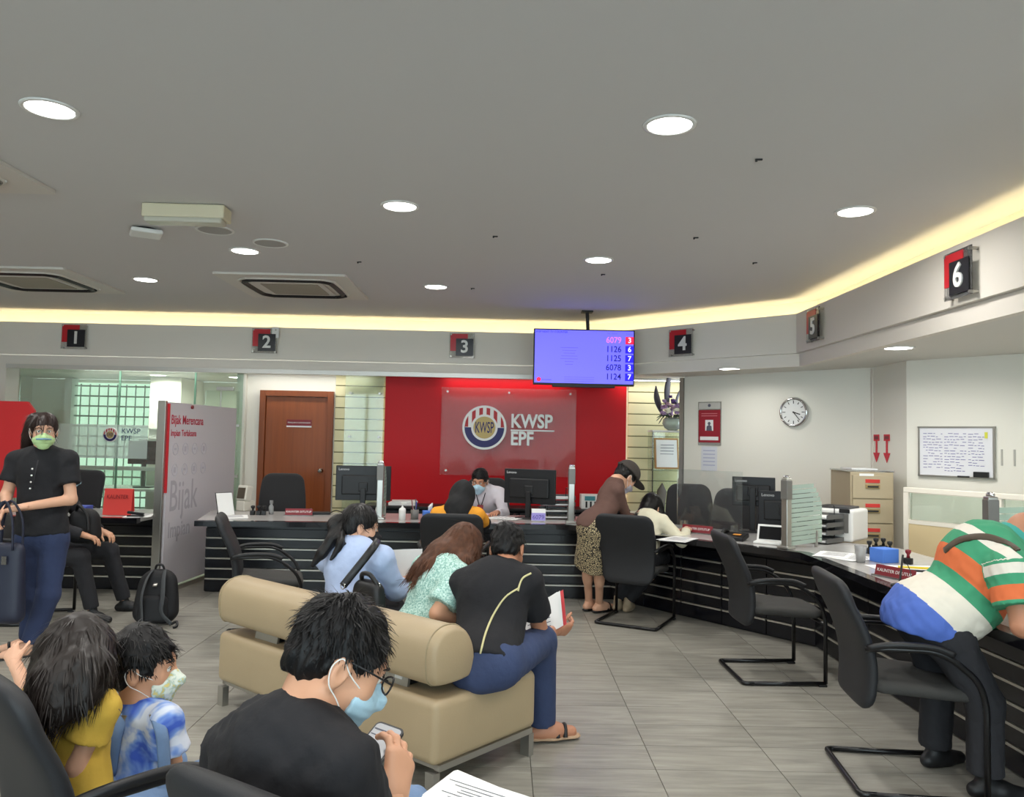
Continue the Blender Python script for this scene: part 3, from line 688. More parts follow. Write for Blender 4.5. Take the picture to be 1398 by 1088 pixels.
# flowers
t = thing('flower_arrangement', 'purple and white flower arrangement in a glass bowl on the shelf', 'flowers', (1.97, 9.25, 1.596))
MB().lathe([(.05, 0), (.095, .03), (.12, .08), (.11, .13), (.09, .15), (.085, .145), (.105, .12), (.11, .08), (.085, .035), (.0, .02)], n=20).build('bowl', glass('bowl_glass', (225, 232, 226), .35), t, True)
fm = [mat('petal_lilac', (168, 138, 178), .7), mat('petal_purple', (92, 64, 122), .7), mat('petal_white', (232, 228, 206), .7), mat('petal_pink', (186, 150, 170), .7)]
mg = mat('leaf_green', (62, 74, 58), .6); md = mat('leaf_dark', (66, 60, 70), .5)
rnd = random.Random(3)
def flower(c, r, mt, nm):
    f = MB().sphere(c, r*.55, 5)
    for k in range(9):
        a = rnd.uniform(0, 2*PI); e = rnd.uniform(-.4, 1.2); p = Vector(c)+Vector((math.cos(a)*math.cos(e), math.sin(a)*math.cos(e), math.sin(e)))*r*.6
        f.sphere(p, r*.45, 4, (1, 1, .7))
    f.build(nm, mt, t, True)
for k in range(26):
    a = rnd.uniform(0, 2*PI); q = rnd.uniform(.0, 1); z = .17+.22*(1-q)*rnd.uniform(.4, 1.2); rr = .17*math.sqrt(q)+.02
    flower((rr*math.cos(a), rr*math.sin(a)*.8-.03, z), rnd.uniform(.026, .045), fm[(0, 1, 0, 3)[k % 4]], 'flower')
for x, z in ((-.09, .22), (.015, .235), (.10, .24)): flower((x, -.16, z), .048, fm[2], 'white_flower')
for k in range(16):
    a = 2*PI*k/16; MB().tube(bez([(0, 0, .12), (.10*math.cos(a), .1*math.sin(a), .18), (.19*math.cos(a), .16*math.sin(a), rnd.uniform(.06, .2))], 4), [.006]*8+[.002], 5).build('stem_leaf', mg, t)
for p, q in (((-.05, .02, .15), (-.02, 0, .75)), ((-.1, .02, .15), (-.20, .0, .52)), ((.05, .02, .2), (.12, .02, .52))):
    pts = bez([p, (Vector(p)+Vector(q))/2+Vector((-.03, 0, .02)), q], 6); n = len(pts)
    MB().tube(pts, [.012+.05*math.sin(PI*min(1, k/(n-1)))**1.5 if p[0] < 0 else .01+.02*math.sin(PI*k/(n-1)) for k in range(n)], 8, flat=.3).build('tall_leaf', md, t, True)
# ---- wall pieces on the clock wall
cd = (CW1-CW0).normalized(); cang = math.atan2(cd.y, cd.x); cn = Vector((cd.y, -cd.x))     # into the hall
def onclock(px, off=.0):
    """point along the clock wall seen at photo column px"""
    d = CR*(px-CX)+CF*FPX; r = Vector((d.x, d.y)); det = r.x*(-cd.y)-(-cd.x)*r.y
    s = (CW0.x*(-cd.y)+cd.x*CW0.y)/det; p = r*s+cn*off if False else r*s
    return p
p = Vector((2.966, 8.053))
t = thing('wall_clock', 'round white wall clock with silver rim', 'clock', (p.x, p.y, 1.79), cang)
RX = Matrix.Rotation(PI/2, 3, 'X')
MB().lathe([(.118, 0), (.150, .0), (.155, .02), (.146, .04), (.132, .044), (.128, .03)], n=40, M=RX, cap=False).build('rim', m_chrome, t, True)
MB().cyl((0, 0, 0), (0, -.028, 0), .130, n=40).build('face', m_white, t)
for k in range(12):
    a = PI/2-k*PI/6; MB().box((.103*math.cos(a), -.029, .103*math.sin(a)), (.007, .003, .024 if k % 3 else .032), ry=-(a-PI/2)).build('hour_mark', m_black, t)
for a, l, ww in ((-18, .075, .010), (-50, .105, .007)):
    a = math.radians(a); MB().box((l/2*math.cos(a), -.032, l/2*math.sin(a)), (l, .003, ww), ry=-a).build('hand', m_black, t)
MB().cyl((0, -.03, 0), (0, -.037, 0), .008, n=10).build('hub', m_black, t)
p = Vector((2.282, 8.760))
t = thing('wall_poster', 'red portrait poster in a clear holder on the white wall', 'poster', (p.x, p.y, 1.675), cang)
MB().box((0, -.006, 0), (.285, .010, .485)).build('holder', m_clear, t)
MB().box((0, -.012, -.03), (.27, .003, .36)).build('poster_sheet', mat('poster_red', (150, 28, 44), .5), t)
MB().box((0, -.0125, .195), (.27, .003, .07)).build('grey_header', mat('poster_grey', (186, 184, 178), .5), t); MB().cyl((0, -.012, .20), (0, -.017, .20), .018, n=12).build('badge', m_ink, t)
MB().box((0, -.014, -.02), (.10, .003, .12)).build('photo', m_paper, t)
MB().cyl((0, -.0155, .0), (0, -.017, .0), .018, n=12).build('figure', m_ink, t); MB().plate([(-.035, -.08), (.035, -.08), (.03, -.03), (0, -.015), (-.03, -.03)], (0, -.016, 0), (1, 0, 0), (0, 0, 1), .001).build('figure', m_ink, t)
MB().box((0, -.014, -.165), (.23, .003, .04)).build('caption_bar', m_paper, t)
for z in (.11, .085): MB().box((0, -.014, z), (.20, .002, .008)).build('text_line', mat('poster_pink', (200, 120, 128), .6), t)
t = thing('wall_notice', 'pale printed notice taped below the red poster', 'notice', (p.x+.01, p.y-.012, 1.285), cang)
MB().box((-.02, -.003, 0), (.20, .002, .27)).build('sheet', mat('notice_paper', (214, 216, 222), .8), t)
for k in range(5): MB().box((-.02, -.005, .09-k*.04), (.15, .001, .012)).build('text_line', mat('notice_ink', (178, 182, 204), .8), t)
# arrows on the pier
for k, (y, ) in enumerate(((7.40,), (7.20,))):
    t = thing('wall_arrow', ('red arrow sticker above the filing cabinet, the one beside the clock wall', 'red arrow sticker above the filing cabinet, the one beside the whiteboard wall')[k], 'sticker', (3.497, y, 1.44), -PI/2, 'red arrows on the pier')
    m_arr = mat('arrow_red', (206, 50, 66), .6)
    MB().plate([(-.055, .13), (.055, .13), (.055, .07), (.016, .07), (.016, -.04), (.065, -.04), (0, -.13), (-.065, -.04), (-.016, -.04), (-.016, .07), (-.055, .07)], (0, 0, 0), (1, 0, 0), (0, 0, 1), .003).build('arrow', m_arr, t)
    MB().box((0, -.0035, .10), (.08, .001, .03)).build('arrow_text', m_dred, t)
# whiteboard
wdir = Vector((2.25, -2.81)).normalized(); wang = math.atan2(wdir.y, wdir.x); wn = Vector((wdir.y, -wdir.x))
p = (Vector((3.577, 6.754))+Vector((3.927, 6.316)))/2
WW = (Vector((3.577, 6.754))-Vector((3.927, 6.316))).length+.02
t = thing('whiteboard', 'small whiteboard covered in blue handwriting with a black eraser', 'whiteboard', (p.x, p.y, 1.425), wang)
MB().box((0, -.012, 0), (WW, .018, .41)).build('board', mat('board_white', (222, 222, 226), .3), t)
for z in (.205, -.205): MB().box((0, -.014, z), (WW+.02, .026, .014)).build('frame', m_steel, t)
for x in (-1, 1): MB().box((x*WW/2, -.014, 0), (.014, .026, .42)).build('frame', m_steel, t)
MB().box((.20, -.035, -.178), (.11, .03, .045), bev=.004).build('eraser', m_black, t); MB().cyl((.02, -.03, -.20), (.11, -.03, -.20), .007, n=8).build('marker', m_black, t)
m_hand = mat('handwriting', (112, 106, 160), .7); rr = random.Random(5)
for c0, c1, n in ((-.255, -.10, 13), (-.085, .085, 14), (.10, .22, 12)):
    for k in range(n):
        x = c0
        z = .15-k*.0235
        while x < c1-.01:
            l = rr.uniform(.012, .04); l = min(l, c1-x)
            if rr.random() < .8: MB().box((x+l/2, -.0225, z+rr.uniform(-.003, .003)), (l, .001, .005)).build('handwriting_mark', m_hand, t)
            x += l+.008
MB().box((.235, -.024, .14), (.022, .002, .05)).build('sticker', mat('sticker_yellow', (206, 206, 70), .6), t)
for k, q in enumerate((.40, .50)):
    pp = p+wdir*(WW/2+.05+.09*k)
    tag(MB().box((pp.x+wn.x*.004, pp.y+wn.y*.004, 1.39), (.012, .006, .13), rz=wang).build('wall_strip', mat('strip_grey', (170, 168, 160), .6)), 'thin grey strip of tape on the wall beside the whiteboard', 'tape', 'tape strips beside the whiteboard')
# ---- filing cabinet
m_cab = mat('cabinet_beige', (172, 158, 130), .5)
cabx, caby, cabr = 3.19, 7.05, math.radians(-5)
t = thing('filing_cabinet', 'beige steel filing cabinet with red labelled drawers below the arrows', 'cabinet', (cabx, caby, 0), cabr)
CWd, CDp, CHt = .36, .52, 1.235
MB().box((0, 0, CHt/2), (CWd, CDp, CHt), bev=.006).build('body', m_cab, t)
for k in range(5):
    z = CHt-.125-k*.208
    d_ = MB().box((0, -CDp/2-.008, z), (CWd-.03, .016, .198), bev=.004).build('drawer', m_cab, t)
    MB().box((-.0, -CDp/2-.018, z+.05), (.12, .006, .03)).build('red_label', mat('label_red', (196, 50, 44), .6), d_)
    MB().box((-.0, -CDp/2-.020, z+.005), (.12, .014, .036), bev=.004).build('handle', mat('handle_tan', (150, 128, 84), .4), d_); MB().box((0, -CDp/2-.028, z+.003), (.09, .004, .014)).build('handle_slot', m_black, d_)
MB().box((-.05, -CDp/2-.018, CHt-.022), (.12, .003, .02)).build('name_tag', m_white, t)
t2 = thing('document_tray', 'flat clear document tray on top of the filing cabinet', 'tray', (cabx, caby, CHt+.001), cabr)
MB().box((0, 0, .008), (.40, .46, .014), bev=.003).build('tray', m_clear, t2); MB().box((-.02, 0, .022), (.22, .3, .012)).build('paper', m_paper, t2)
# ---- beige office partitions on the right
m_pb = mat('partition_beige', (206, 186, 144), .7, bump=.05, bscale=300); m_pw = mat('partition_white', (226, 220, 206), .5); m_po = mat('partition_orange', (214, 104, 42), .6)
def screen_run(name, label, a, b, h, glassband=True):
    a, b = Vector(a), Vector(b); d = b-a; L = d.length; t = thing(name, label, 'partition', (a.x, a.y, 0), math.atan2(d.y, d.x))
    MB().box((L/2, 0, h-.02), (L+.04, .06, .04), bev=.004).build('top_rail', m_pw, t)
    zt = h-.04; zg = h-.26 if glassband else zt
    n = 2
    for k in range(n+1): MB().box((L*k/n, 0, zt/2), (.04, .055, zt)).build('post', m_pw, t)
    for k in range(n):
        if glassband:
            MB().box((L*(k+.5)/n, 0, (zt+zg)/2), (L/n-.05, .01, zt-zg-.01)).build('pane', m_frost, t); MB().box((L*(k+.5)/n, 0, zg-.015), (L/n-.04, .045, .03)).build('mid_rail', m_pw, t)
        MB().box((L*(k+.5)/n, 0, (zg+.46)/2+.0), (L/n-.045, .04, zg-.50)).build('fabric_panel', m_pb, t)
        MB().box((L*(k+.5)/n, 0, .36), (L/n-.045, .042, .2)).build('orange_panel', m_po, t); MB().box((L*(k+.5)/n, 0, .13), (L/n-.045, .042, .24)).build('fabric_panel', m_pb, t)
    return t
screen_run('office_partition', 'beige office partition with a glazed top band under the whiteboard', (3.30, 6.45), (4.05, 5.22), 1.13)
screen_run('office_partition', 'low beige partition end beside the printer', (2.68, 7.62), (2.93, 7.42), .99, False)
# ================================================================== chairs
def face(dx, dy): return math.atan2(dy, dx)-PI/2
ch = make_chair('visitor_chair', 'black visitor chair standing empty before counter five, side on', 'chair')
ch.location = (1.735, 5.09, 0); ch.rotation_euler = (0, 0, face(1, .02)); ch['group'] = 'black visitor chairs'
G = 'black visitor chairs'
dup(ch, (1.80, 3.56, 0), face(1, -.12), 'black visitor chair beside the man in the striped polo', G)
dup(ch, (1.10, 6.50, 0), face(.47, .88), 'black visitor chair seen from behind under the woman in cream', G)
dup(ch, (-.375, 6.33, 0), face(.02, 1), 'black visitor chair under the person in the black headscarf', G)
dup(ch, (-1.67, 5.72, 0), face(1, .28), 'black visitor chair standing empty before counter two, behind the couch', G)
dup(ch, (-3.62, 6.18, 0), face(1, .12), 'black visitor chair behind the standing woman', G)
for o in (ch,): pass
sc = make_staff_chair('office_chair', 'grey high back office chair in front of the wooden door')
sc.location = (-2.33, 8.42, 0); sc.rotation_euler = (0, 0, face(.25, -1)); GS = 'staff office chairs'; sc['group'] = GS
dup(sc, (1.90, 7.92, 0), face(-.1, -1), 'grey office chair next to the glass shelf, behind the clear screen', GS)
dup(sc, (2.08, 7.26, 0), face(-.6, -1), 'grey office chair behind the two black monitors', GS)
dup(sc, (-.17, 8.35, 0), face(0, -1), 'office chair of the clerk in the white shirt', GS)
dup(sc, (-4.55, 8.30, 0), face(-.2, -1), 'grey office chair behind the red sign at counter one', GS)
# ================================================================== couch
UL, VD = Vector((.755, -.656, 0)), Vector((.656, .755, 0))
CB = Vector((-.25, 3.235, 0)); CLEN, CDEP = 1.68, .655
cang2 = math.atan2(UL.y, UL.x)
org = CB-UL*CLEN
m_lea = mat('beige_leather', (164, 145, 115), .45, bump=.06, bscale=120, var=.03, vscale=4)
t = thing('waiting_couch', 'beige leather waiting couch with bolster backrest and steel frame', 'couch', org, cang2)
def soft_box(c, d, r, sag=0.0, seg=5):
    bm = bmesh.new(); bmesh.ops.create_cube(bm, size=1)
    for v in bm.verts: v.co = Vector((v.co.x*d[0], v.co.y*d[1], v.co.z*d[2]))
    bmesh.ops.bevel(bm, geom=bm.edges[:], offset=r, segments=seg, profile=.5, affect='EDGES')
    bmesh.ops.subdivide_edges(bm, edges=[e for e in bm.edges if e.calc_length() > .2], cuts=6, use_grid_fill=True)
    for v in bm.verts:
        x, y, z = v.co.x/(d[0]/2), v.co.y/(d[1]/2), v.co.z/(d[2]/2)
        if z > .5: v.co.z += .012*(1-x*x)*(1-y*y) - sag*sum(math.exp(-((v.co.x-q)/.17)**2) for q in (-.5, 0.02, .55))*(1-y*y)
        if abs(y) > .9: v.co.y += math.copysign(.010*(1-x*x)*(1-z*z), y)
        if abs(x) > .97: v.co.x += math.copysign(.012*(1-y*y)*(1-z*z), x)
    return MB().bm(bm, None, Vector(c))
# local x along the couch, local y into the hall (sitting side)
soft_box((CLEN/2, CDEP/2, .258), (CLEN, CDEP, .262), .035, .018).build('seat_cushion', m_lea, t, True)
sec = [(-.012, .475), (-.02, .54), (-.012, .61), (.025, .655), (.08, .675), (.15, .668), (.205, .625), (.235, .55), (.232, .475), (.20, .445), (.10, .438), (.015, .445)]
ring = bez([(0, p[0], p[1]) for p in sec+[sec[0]]], 3)[:-1]; bo = MB(); nr = len(ring); cy0 = sum(p.y for p in ring)/nr; cz0 = sum(p.z for p in ring)/nr
xs = [(0, .80), (.006, .90), (.02, .965), (.05, 1), (.4, 1), (.8, 1.0), (1.2, 1), (CLEN-.05, 1), (CLEN-.02, .965), (CLEN-.006, .90), (CLEN, .80)]
vs = [(x-.0, cy0+(p.y-cy0)*q, cz0+(p.z-cz0)*q) for x, q in xs for p in ring]
bo.add(vs, [(k*nr+i, (k+1)*nr+i, (k+1)*nr+(i+1) % nr, k*nr+(i+1) % nr) for k in range(len(xs)-1) for i in range(nr)] + [tuple(range(nr)), tuple(reversed(range((len(xs)-1)*nr, len(xs)*nr)))])
bo = bo.build('bolster_backrest', m_lea, t, True)
MB().tube([(CLEN-.045, cy0+(p.y-cy0)*1.004, cz0+(p.z-cz0)*1.004) for p in ring], .0035, 5, True).build('seam', mat('leather_seam', (150, 136, 108), .6), bo, True)
MB().tube([(.045, cy0+(p.y-cy0)*1.004, cz0+(p.z-cz0)*1.004) for p in ring], .0035, 5, True).build('seam', MATS['leather_seam'], bo, True)
for x in (.36, CLEN-.34):
    br = MB().box((x, .075, .425), (.20, .012, .085), rx=-.15).build('backrest_bracket', m_steel, t)
    MB().box((x, .12, .42), (.16, .08, .07)).build('bracket_block', m_black, t)
MB().box((CLEN-.30, .067, .425), (.045, .004, .03), rx=-.15).build('barcode_label', m_paper, t)
for y in (.045, CDEP-.03): MB().box((CLEN/2, y, .122), (CLEN-.04, .03, .022)).build('frame_rail', m_steel, t)
for x in (.03, CLEN-.015): MB().box((x, CDEP/2, .120), (.03, CDEP-.06, .026)).build('frame_rail', m_steel, t)
for x in (.035, CLEN-.035):
    for y in (.025, CDEP-.025): MB().box((x, y, .05), (.05, .035, .10)).build('leg', m_steel, t)
# ================================================================== desk things
m_scrb = mat('monitor_back', (20, 20, 23), .4); m_disp = mat('monitor_dark', (14, 15, 18), .15)
def monitor(loc, rz, label, w=.52, h=.33, white=False, lift=.14):
    """faces local -Y is the screen's back seen from the hall; screen looks to +Y"""
    t = thing('monitor', label, 'monitor', loc, rz)
    MB().box((0, 0, lift+h/2), (w, .028, h), bev=.006).build('casing', m_scrb, t)
    MB().box((0, -.022, lift+h*.45), (w*.78, .03, h*.56), bev=.012).build('rear_housing', m_black, t)
    MB().box((0, .0145, lift+h/2), (w-.03, .002, h-.04)).build('display', m_disp, t)
    st = MB().box((0, -.045, lift*.75+.02), (.05, .03, lift*1.5+.06), bev=.006).build('stand', m_black, t)
    MB().box((0, -.03, lift+.13), (.09, .03, .09), bev=.01).build('mount', m_black, st)
    MB().box((0, -.02, .007), (.22, .17, .014), bev=.005).build('foot', m_black, t)
    text_mesh('maker_mark', 'Lenovo', .034, mat('mark_white', (200, 200, 200), .5), t, (-w/2+.075, -.0148, lift+h-.035), (PI/2, 0, 0), 'CENTER', .0005)
    return t
monitor((P(495, 700, 7.62).x, 7.62, ZT+.001), .10, 'black monitor at counter two, seen from behind')
monitor((P(723, 690, 7.62).x, 7.62, ZT+.001), -.38, 'black monitor in front of the clerk with the mask')
monitor((2.17, 6.86, ZT+.001), -.45, 'taller black monitor under the clock', w=.36, h=.25, lift=.22)
monitor((2.27, 6.36, ZT+.001), -.50, 'black monitor beside the glass fins and the laptop', w=.42, h=.28, lift=.10)
def on(px, py, z=ZT):
    d = CR*(px-CX)+CU*(CY-py)+CF*FPX; s = (z-CAMH)/d.z
    return Vector((d.x*s, d.y*s, z))
m_blue = mat('blue_box', (72, 120, 206), .6); m_dblue = mat('dark_blue_box', (58, 76, 160), .6)
def tissue(px, py, rz, label, mt=m_blue, sheet=True):
    t = thing('tissue_box', label, 'tissue box', on(px, py), rz)
    MB().box((0, 0, .045), (.13, .12, .09), bev=.004).build('box', mt, t)
    if sheet: MB().tube([(-.01, 0, .085), (.0, .0, .12), (.02, .005, .16)], [.012, .03, .008], 7, flat=.4).build('tissue', m_paper, t, True)
tissue(587, 711, .2, 'blue tissue box with a raised white tissue beside counter three')
tissue(1207, 767, .3, 'bright blue box between the plastic cup and the stamps', sheet=False)
tissue(112, 704, 0, 'dark blue box beside the red counter sign', m_dblue, False)
# red tent sign at counter one
t = thing('closed_sign', 'red tent card reading KAUNTER DITUTUP at counter one', 'sign', on(158, 704), .02)
MB().box((0, .03, .12), (.25, .006, .235), rx=-.12).build('front_card', mat('tent_red', (206, 62, 56), .6), t); MB().box((0, .075, .12), (.25, .006, .235), rx=.12).build('rear_card', MATS['tent_red'], t)
for k, s_ in enumerate(('KAUNTER', 'DITUTUP')): text_mesh('lettering', s_, .05, mat('tent_print', (110, 14, 22), .7), t, (0, .0245+.006*(1-2*k)*-1, .165-.055*k), (PI/2-.12, 0, 0), ext=.0004, sx=.85)
# name plates
def plate(px, py, rz, label, w=.27, body='KAUNTER DITUTUP'):
    t = thing('name_plate', label, 'name plate', on(px, py), rz)
    MB().box((0, 0, .004), (w+.02, .06, .008)).build('base', m_clear, t); MB().box((0, 0, .036), (w, .012, .06), rx=-.25).build('plate', m_dred, t)
    text_mesh('lettering', body, .026, m_white, t, (0, -.0085, .037), (PI/2-.25, 0, 0), ext=.0004)
plate(408, 704, .05, 'dark red name plate before the grey office chair at counter two', .25)
plate(952, 728, -.70, 'dark red name plate in front of the writing woman')
plate(1222, 790, -1.15, 'dark red name plate with a pen holder behind it, counter six', .26)
# papers lying on the counters
def papers(px, py, rz, label, n=3, w=.21, h=.297, z=ZT, mt=None):
    t = thing('paper_stack', label, 'papers', on(px, py, z+.001), rz)
    for k in range(n):
        s = MB().box((random.uniform(-.015, .015), random.uniform(-.015, .015), .0015+.002*k), (w, h, .0015), rz=random.uniform(-.12, .12)).build('sheet', mt or m_paper, t)
    for k in range(5): MB().box((0, .09-k*.04, .002*n+.0016), (w*.7, .006, .0006)).build('text_line', m_ink, t)
papers(320, 706, .4, 'white forms at the end of counter two', 3)
papers(690, 708, 1.2, 'white forms lying before the clerk', 3)
papers(650, 702, 1.4, 'pink folder of forms before the clerk', 2, .24, .33, ZT, mat('pink_paper', (206, 170, 172), .8))
papers(1140, 758, -.6, 'white forms on the corner of the counter', 3)
papers(1165, 762, -1.1, 'white forms beside the plastic cup', 2)
papers(925, 737, -.6, 'forms the woman in cream writes on', 3)
t = thing('desk_mat', 'white sheets lying flat as a desk mat at counter six', 'papers', (2.52, 4.75, ZT+.001)); MB().box((0, 0, .001), (.42, .62, .002)).build('sheet', m_paper, t); MB().box((.02, -.5, .001), (.40, .34, .002), rz=.03).build('sheet', m_paper, t)
papers(190, 704, .2, 'loose white forms on counter one', 2)
papers(60, 706, .1, 'white form near the end of counter one', 2)
# number card '6079'
t = thing('number_card', 'small white tent card with purple number standing before the clerk', 'card', on(735, 712), -.1)
MB().box((0, 0, .06), (.13, .004, .115), rx=-.25).build('front_card', m_paper, t); MB().box((0, .03, .06), (.13, .004, .115), rx=.25).build('rear_card', m_paper, t)
MB().box((0, -.010, .045), (.128, .002, .07), rx=-.25).build('purple_band', mat('band_purple', (150, 140, 205), .6), t)
text_mesh('number', '6079', .055, mat('number_purple', (60, 44, 140), .6), t, (0, -.0125, .04), (PI/2-.25, 0, 0), ext=.0004)
# paper trays
def trays(loc, rz, label, n=4):
    t = thing('letter_tray', label, 'letter tray', loc, rz)
    for k in range(n):
        z = .01+k*.06
        tr = MB().box((0, 0, z), (.33, .25, .004)).build('tray', mat('tray_grey', (96, 98, 100), .4, metal=.4), t)
        for x, y, w, d in ((-.163, 0, .005, .25), (.163, 0, .005, .25), (0, .123, .33, .005)): MB().box((x, y, z+.016), (w, d, .034)).build('tray_rim', MATS['tray_grey'], tr)
        MB().box((0, -.005, z+.009), (.29, .22, .012)).build('papers', m_paper, t)
    for x in (-.10, .10):
        MB().tube(fillet([(x, -.10, 0), (x, -.10, n*.06+.05), (x, .10, n*.06+.05), (x, .10, 0)], .03, 3), .004, 6).build('wire_frame', m_black, t)
trays((P(760, 700, 7.7).x, 7.7, ZT+.001), .05, 'stack of grey letter trays behind the number card')
trays((2.47, 6.25, ZT+.001), -.9, 'stack of grey letter trays beside the printer')
trays((2.80, 4.15, ZT+.001), -1.5, 'stack of grey letter trays behind the man in the striped polo', 5)
# printer
t = thing('printer', 'white and grey laser printer beside the letter trays', 'printer', (2.72, 6.43, .70), -.75)
MB().box((0, 0, .13), (.36, .36, .25), bev=.02).build('body', m_white, t); MB().box((.0, -.184, .15), (.30, .01, .15), bev=.004).build('front_flap', mat('printer_grey', (110, 108, 104), .5), t)
MB().box((0, .0, .262), (.26, .24, .02), bev=.006).build('output_tray', mat('printer_dark', (62, 62, 64), .5), t); MB().box((.12, -.188, .245), (.08, .01, .03)).build('button_panel', m_black, t)
# laptop-like device
t = thing('tablet_stand', 'white tablet device with dark screen standing on the counter', 'device', on(1050, 742), -.55)
MB().box((0, 0, .01), (.20, .16, .018), bev=.005).build('base', m_white, t); s_ = MB().box((0, .05, .075), (.20, .012, .13), rx=-.35, bev=.004).build('screen_casing', m_white, t); MB().box((0, .0405, .0755), (.165, .004, .10), rx=-.35).build('display', m_disp, s_)
# desk phone, mouse-like dark items
t = thing('desk_phone', 'black desk telephone with an orange key label', 'phone', on(1003, 737), -.6)
MB().box((0, 0, .025), (.18, .16, .04), rx=.15, bev=.008).build('body', m_black, t); MB().tube(bez([(-.075, -.07, .055), (-.08, 0, .07), (-.075, .07, .055)], 4), .016, 8).build('handset', m_black, t, True); MB().box((.03, -.03, .047), (.06, .03, .004), rx=.15).build('label', mat('label_orange', (210, 140, 60), .6), t)
# clear acrylic screen before the writing woman
t = thing('sneeze_guard', 'clear acrylic screen standing on counter four', 'screen guard', on(942, 722), -.75)
MB().box((.18, 0, .26), (.62, .006, .52)).build('sheet', glass('guard_acrylic', (244, 246, 246), .02), t)
for x in (-.06, .42): MB().box((x, 0, .035), (.02, .10, .07)).build('foot', m_clear, t)
# stamps
for k, (px, py, top) in enumerate(((1187, 756, 0), (1196, 752, 0), (1206, 752, 0), (1240, 770, 1), (1215, 757, 0))):
    t = thing('rubber_stamp', 'black self inking stamp beside the bright blue box' if not top else 'black stamp with a red top beside the blue box', 'stamp', on(px, py), .2*k, 'rubber stamps at counter six')
    MB().box((0, 0, .02), (.035, .05, .04), bev=.005).build('body', m_black, t); MB().lathe([(.012, .04), (.008, .06), (.018, .075), (.018, .09), (.0, .095)], n=12).build('knob', m_black if not top else m_dred, t, True)
t = thing('plastic_cup', 'clear plastic cup beside the bright blue box', 'cup', on(1175, 768)); MB().lathe([(.028, 0), (.038, .11), (.036, .11), (.026, .003), (0, .003)], n=18).build('cup', glass('cup_plastic', (236, 236, 236), .3), t, True)
MB().lathe([(.026, .004), (.032, .06), (0, .06)], n=18).build('content', mat('cup_content', (190, 190, 188), .6), t, True)
for k, (px, py, c) in enumerate(((1250, 777, (214, 190, 50)), (1262, 782, (40, 42, 40)))):
    t = thing('pen', 'yellow marker lying on the white desk mat' if k == 0 else 'black pen lying beside the yellow marker', 'pen', on(px, py), -.3)
    MB().cyl((-.10, 0, .009), (.08, 0, .009), .008, n=8).build('barrel', mat('pen_%d' % k, c, .4), t); MB().cyl((.08, 0, .009), (.11, 0, .009), .009, n=8).build('cap', m_black, t)
t = thing('pen_stand', 'black counter pen leaning in its round stand at counter six', 'pen stand', on(1228, 800), 0)
MB().lathe([(.045, 0), (.045, .008), (.03, .014), (0, .016)], n=18).build('base', m_black, t, True); MB().cyl((0, 0, .01), (.05, .06, .16), .006, n=8).build('pen', m_black, t); MB().tube(bez([(.01, .0, .014), (.05, -.02, .05), (.07, .03, .09), (.05, .06, .15)], 4), .0025, 5).build('cord', m_black, t)
# counter two clutter
t = thing('credit_terminal', 'beige card terminal with a dark screen beside the banner partition', 'terminal', on(335, 697), -.4)
MB().box((0, 0, .05), (.10, .16, .10), bev=.01).build('base', mat('beige_plastic', (196, 192, 180), .5), t); s_ = MB().box((0, -.02, .17), (.12, .09, .15), rx=-.2, bev=.015).build('head', MATS['beige_plastic'], t); MB().box((0, -.068, .175), (.085, .006, .105), rx=-.2).build('display', mat('brown_screen', (74, 66, 54), .3), s_)
t = thing('display_stand', 'slanted white notice stand at the end of counter two', 'stand', on(307, 703), .9)
MB().box((0, 0, .10), (.16, .006, .21), rx=-.3).build('sheet', m_paper, t); MB().box((0, .006, .10), (.17, .005, .22), rx=-.3).build('backing', m_black, t); MB().box((0, .06, .08), (.05, .005, .17), rx=.4).build('leg', m_black, t)
for k, px in enumerate((345, 353, 360)):
    t = thing('rubber_stamp', 'small black stamp in the row beside the card terminal', 'stamp', on(px, 703), .1*k, 'stamps on counter two')
    MB().box((0, 0, .02), (.04, .05, .04), bev=.005).build('body', m_black, t); MB().lathe([(.012, .04), (.008, .055), (.02, .07), (.02, .085), (.0, .09)], n=12).build('knob', m_black, t, True)
t = thing('bottle', 'small clear bottle with grey cap behind the name plate', 'bottle', on(370, 702)); MB().lathe([(.022, 0), (.024, .07), (.012, .09), (.012, .1)], n=14).build('body', glass('bottle_clear', (220, 222, 222), .3), t, True); MB().cyl((0, 0, .1), (0, 0, .13), .016, n=12).build('cap', mat('grey_cap2', (120, 120, 120), .5), t)
for px, py, lb in ((517, 708, 'white pump bottle beside the glass fins of counter two'), (549, 710, 'white pump bottle beside the pen cup')):
    t = thing('pump_bottle', lb, 'bottle', on(px, py), 0, 'sanitiser bottles'); MB().lathe([(.03, 0), (.032, .09), (.028, .105), (.01, .115), (.01, .125)], n=16).build('body', m_white, t, True)
    MB().cyl((0, 0, .125), (0, 0, .15), .005, n=8).build('pump', m_white, t); MB().box((.012, 0, .152), (.045, .014, .01), bev=.003).build('nozzle', m_white, t)
t = thing('pen_cup', 'grey cup full of pens between the bottle and the tissue box', 'pen cup', on(566, 709)); MB().lathe([(.035, 0), (.038, .09), (.035, .09), (.032, .004), (0, .004)], n=16).build('cup', mat('cup_grey', (108, 106, 102), .5), t, True)
for k in range(5): a = 2*PI*k/5; MB().cyl((.01*math.cos(a), .01*math.sin(a), .01), (.035*math.cos(a), .035*math.sin(a), .15+.01*k), .0045, n=6).build('pen', (m_black, m_dblue, m_white, m_dred, m_ink)[k], t)
t = thing('keyboard', 'black cable and keyboard heap behind the ponytail of the woman in blue', 'keyboard', on(430, 702), .3); MB().box((0, 0, .012), (.28, .12, .02), bev=.005).build('body', m_black, t); MB().tube(bez([(.14, 0, .01), (.2, .05, .03), (.25, -.02, .02), (.3, .03, .01)], 5), .005, 6).build('cable', m_black, t)
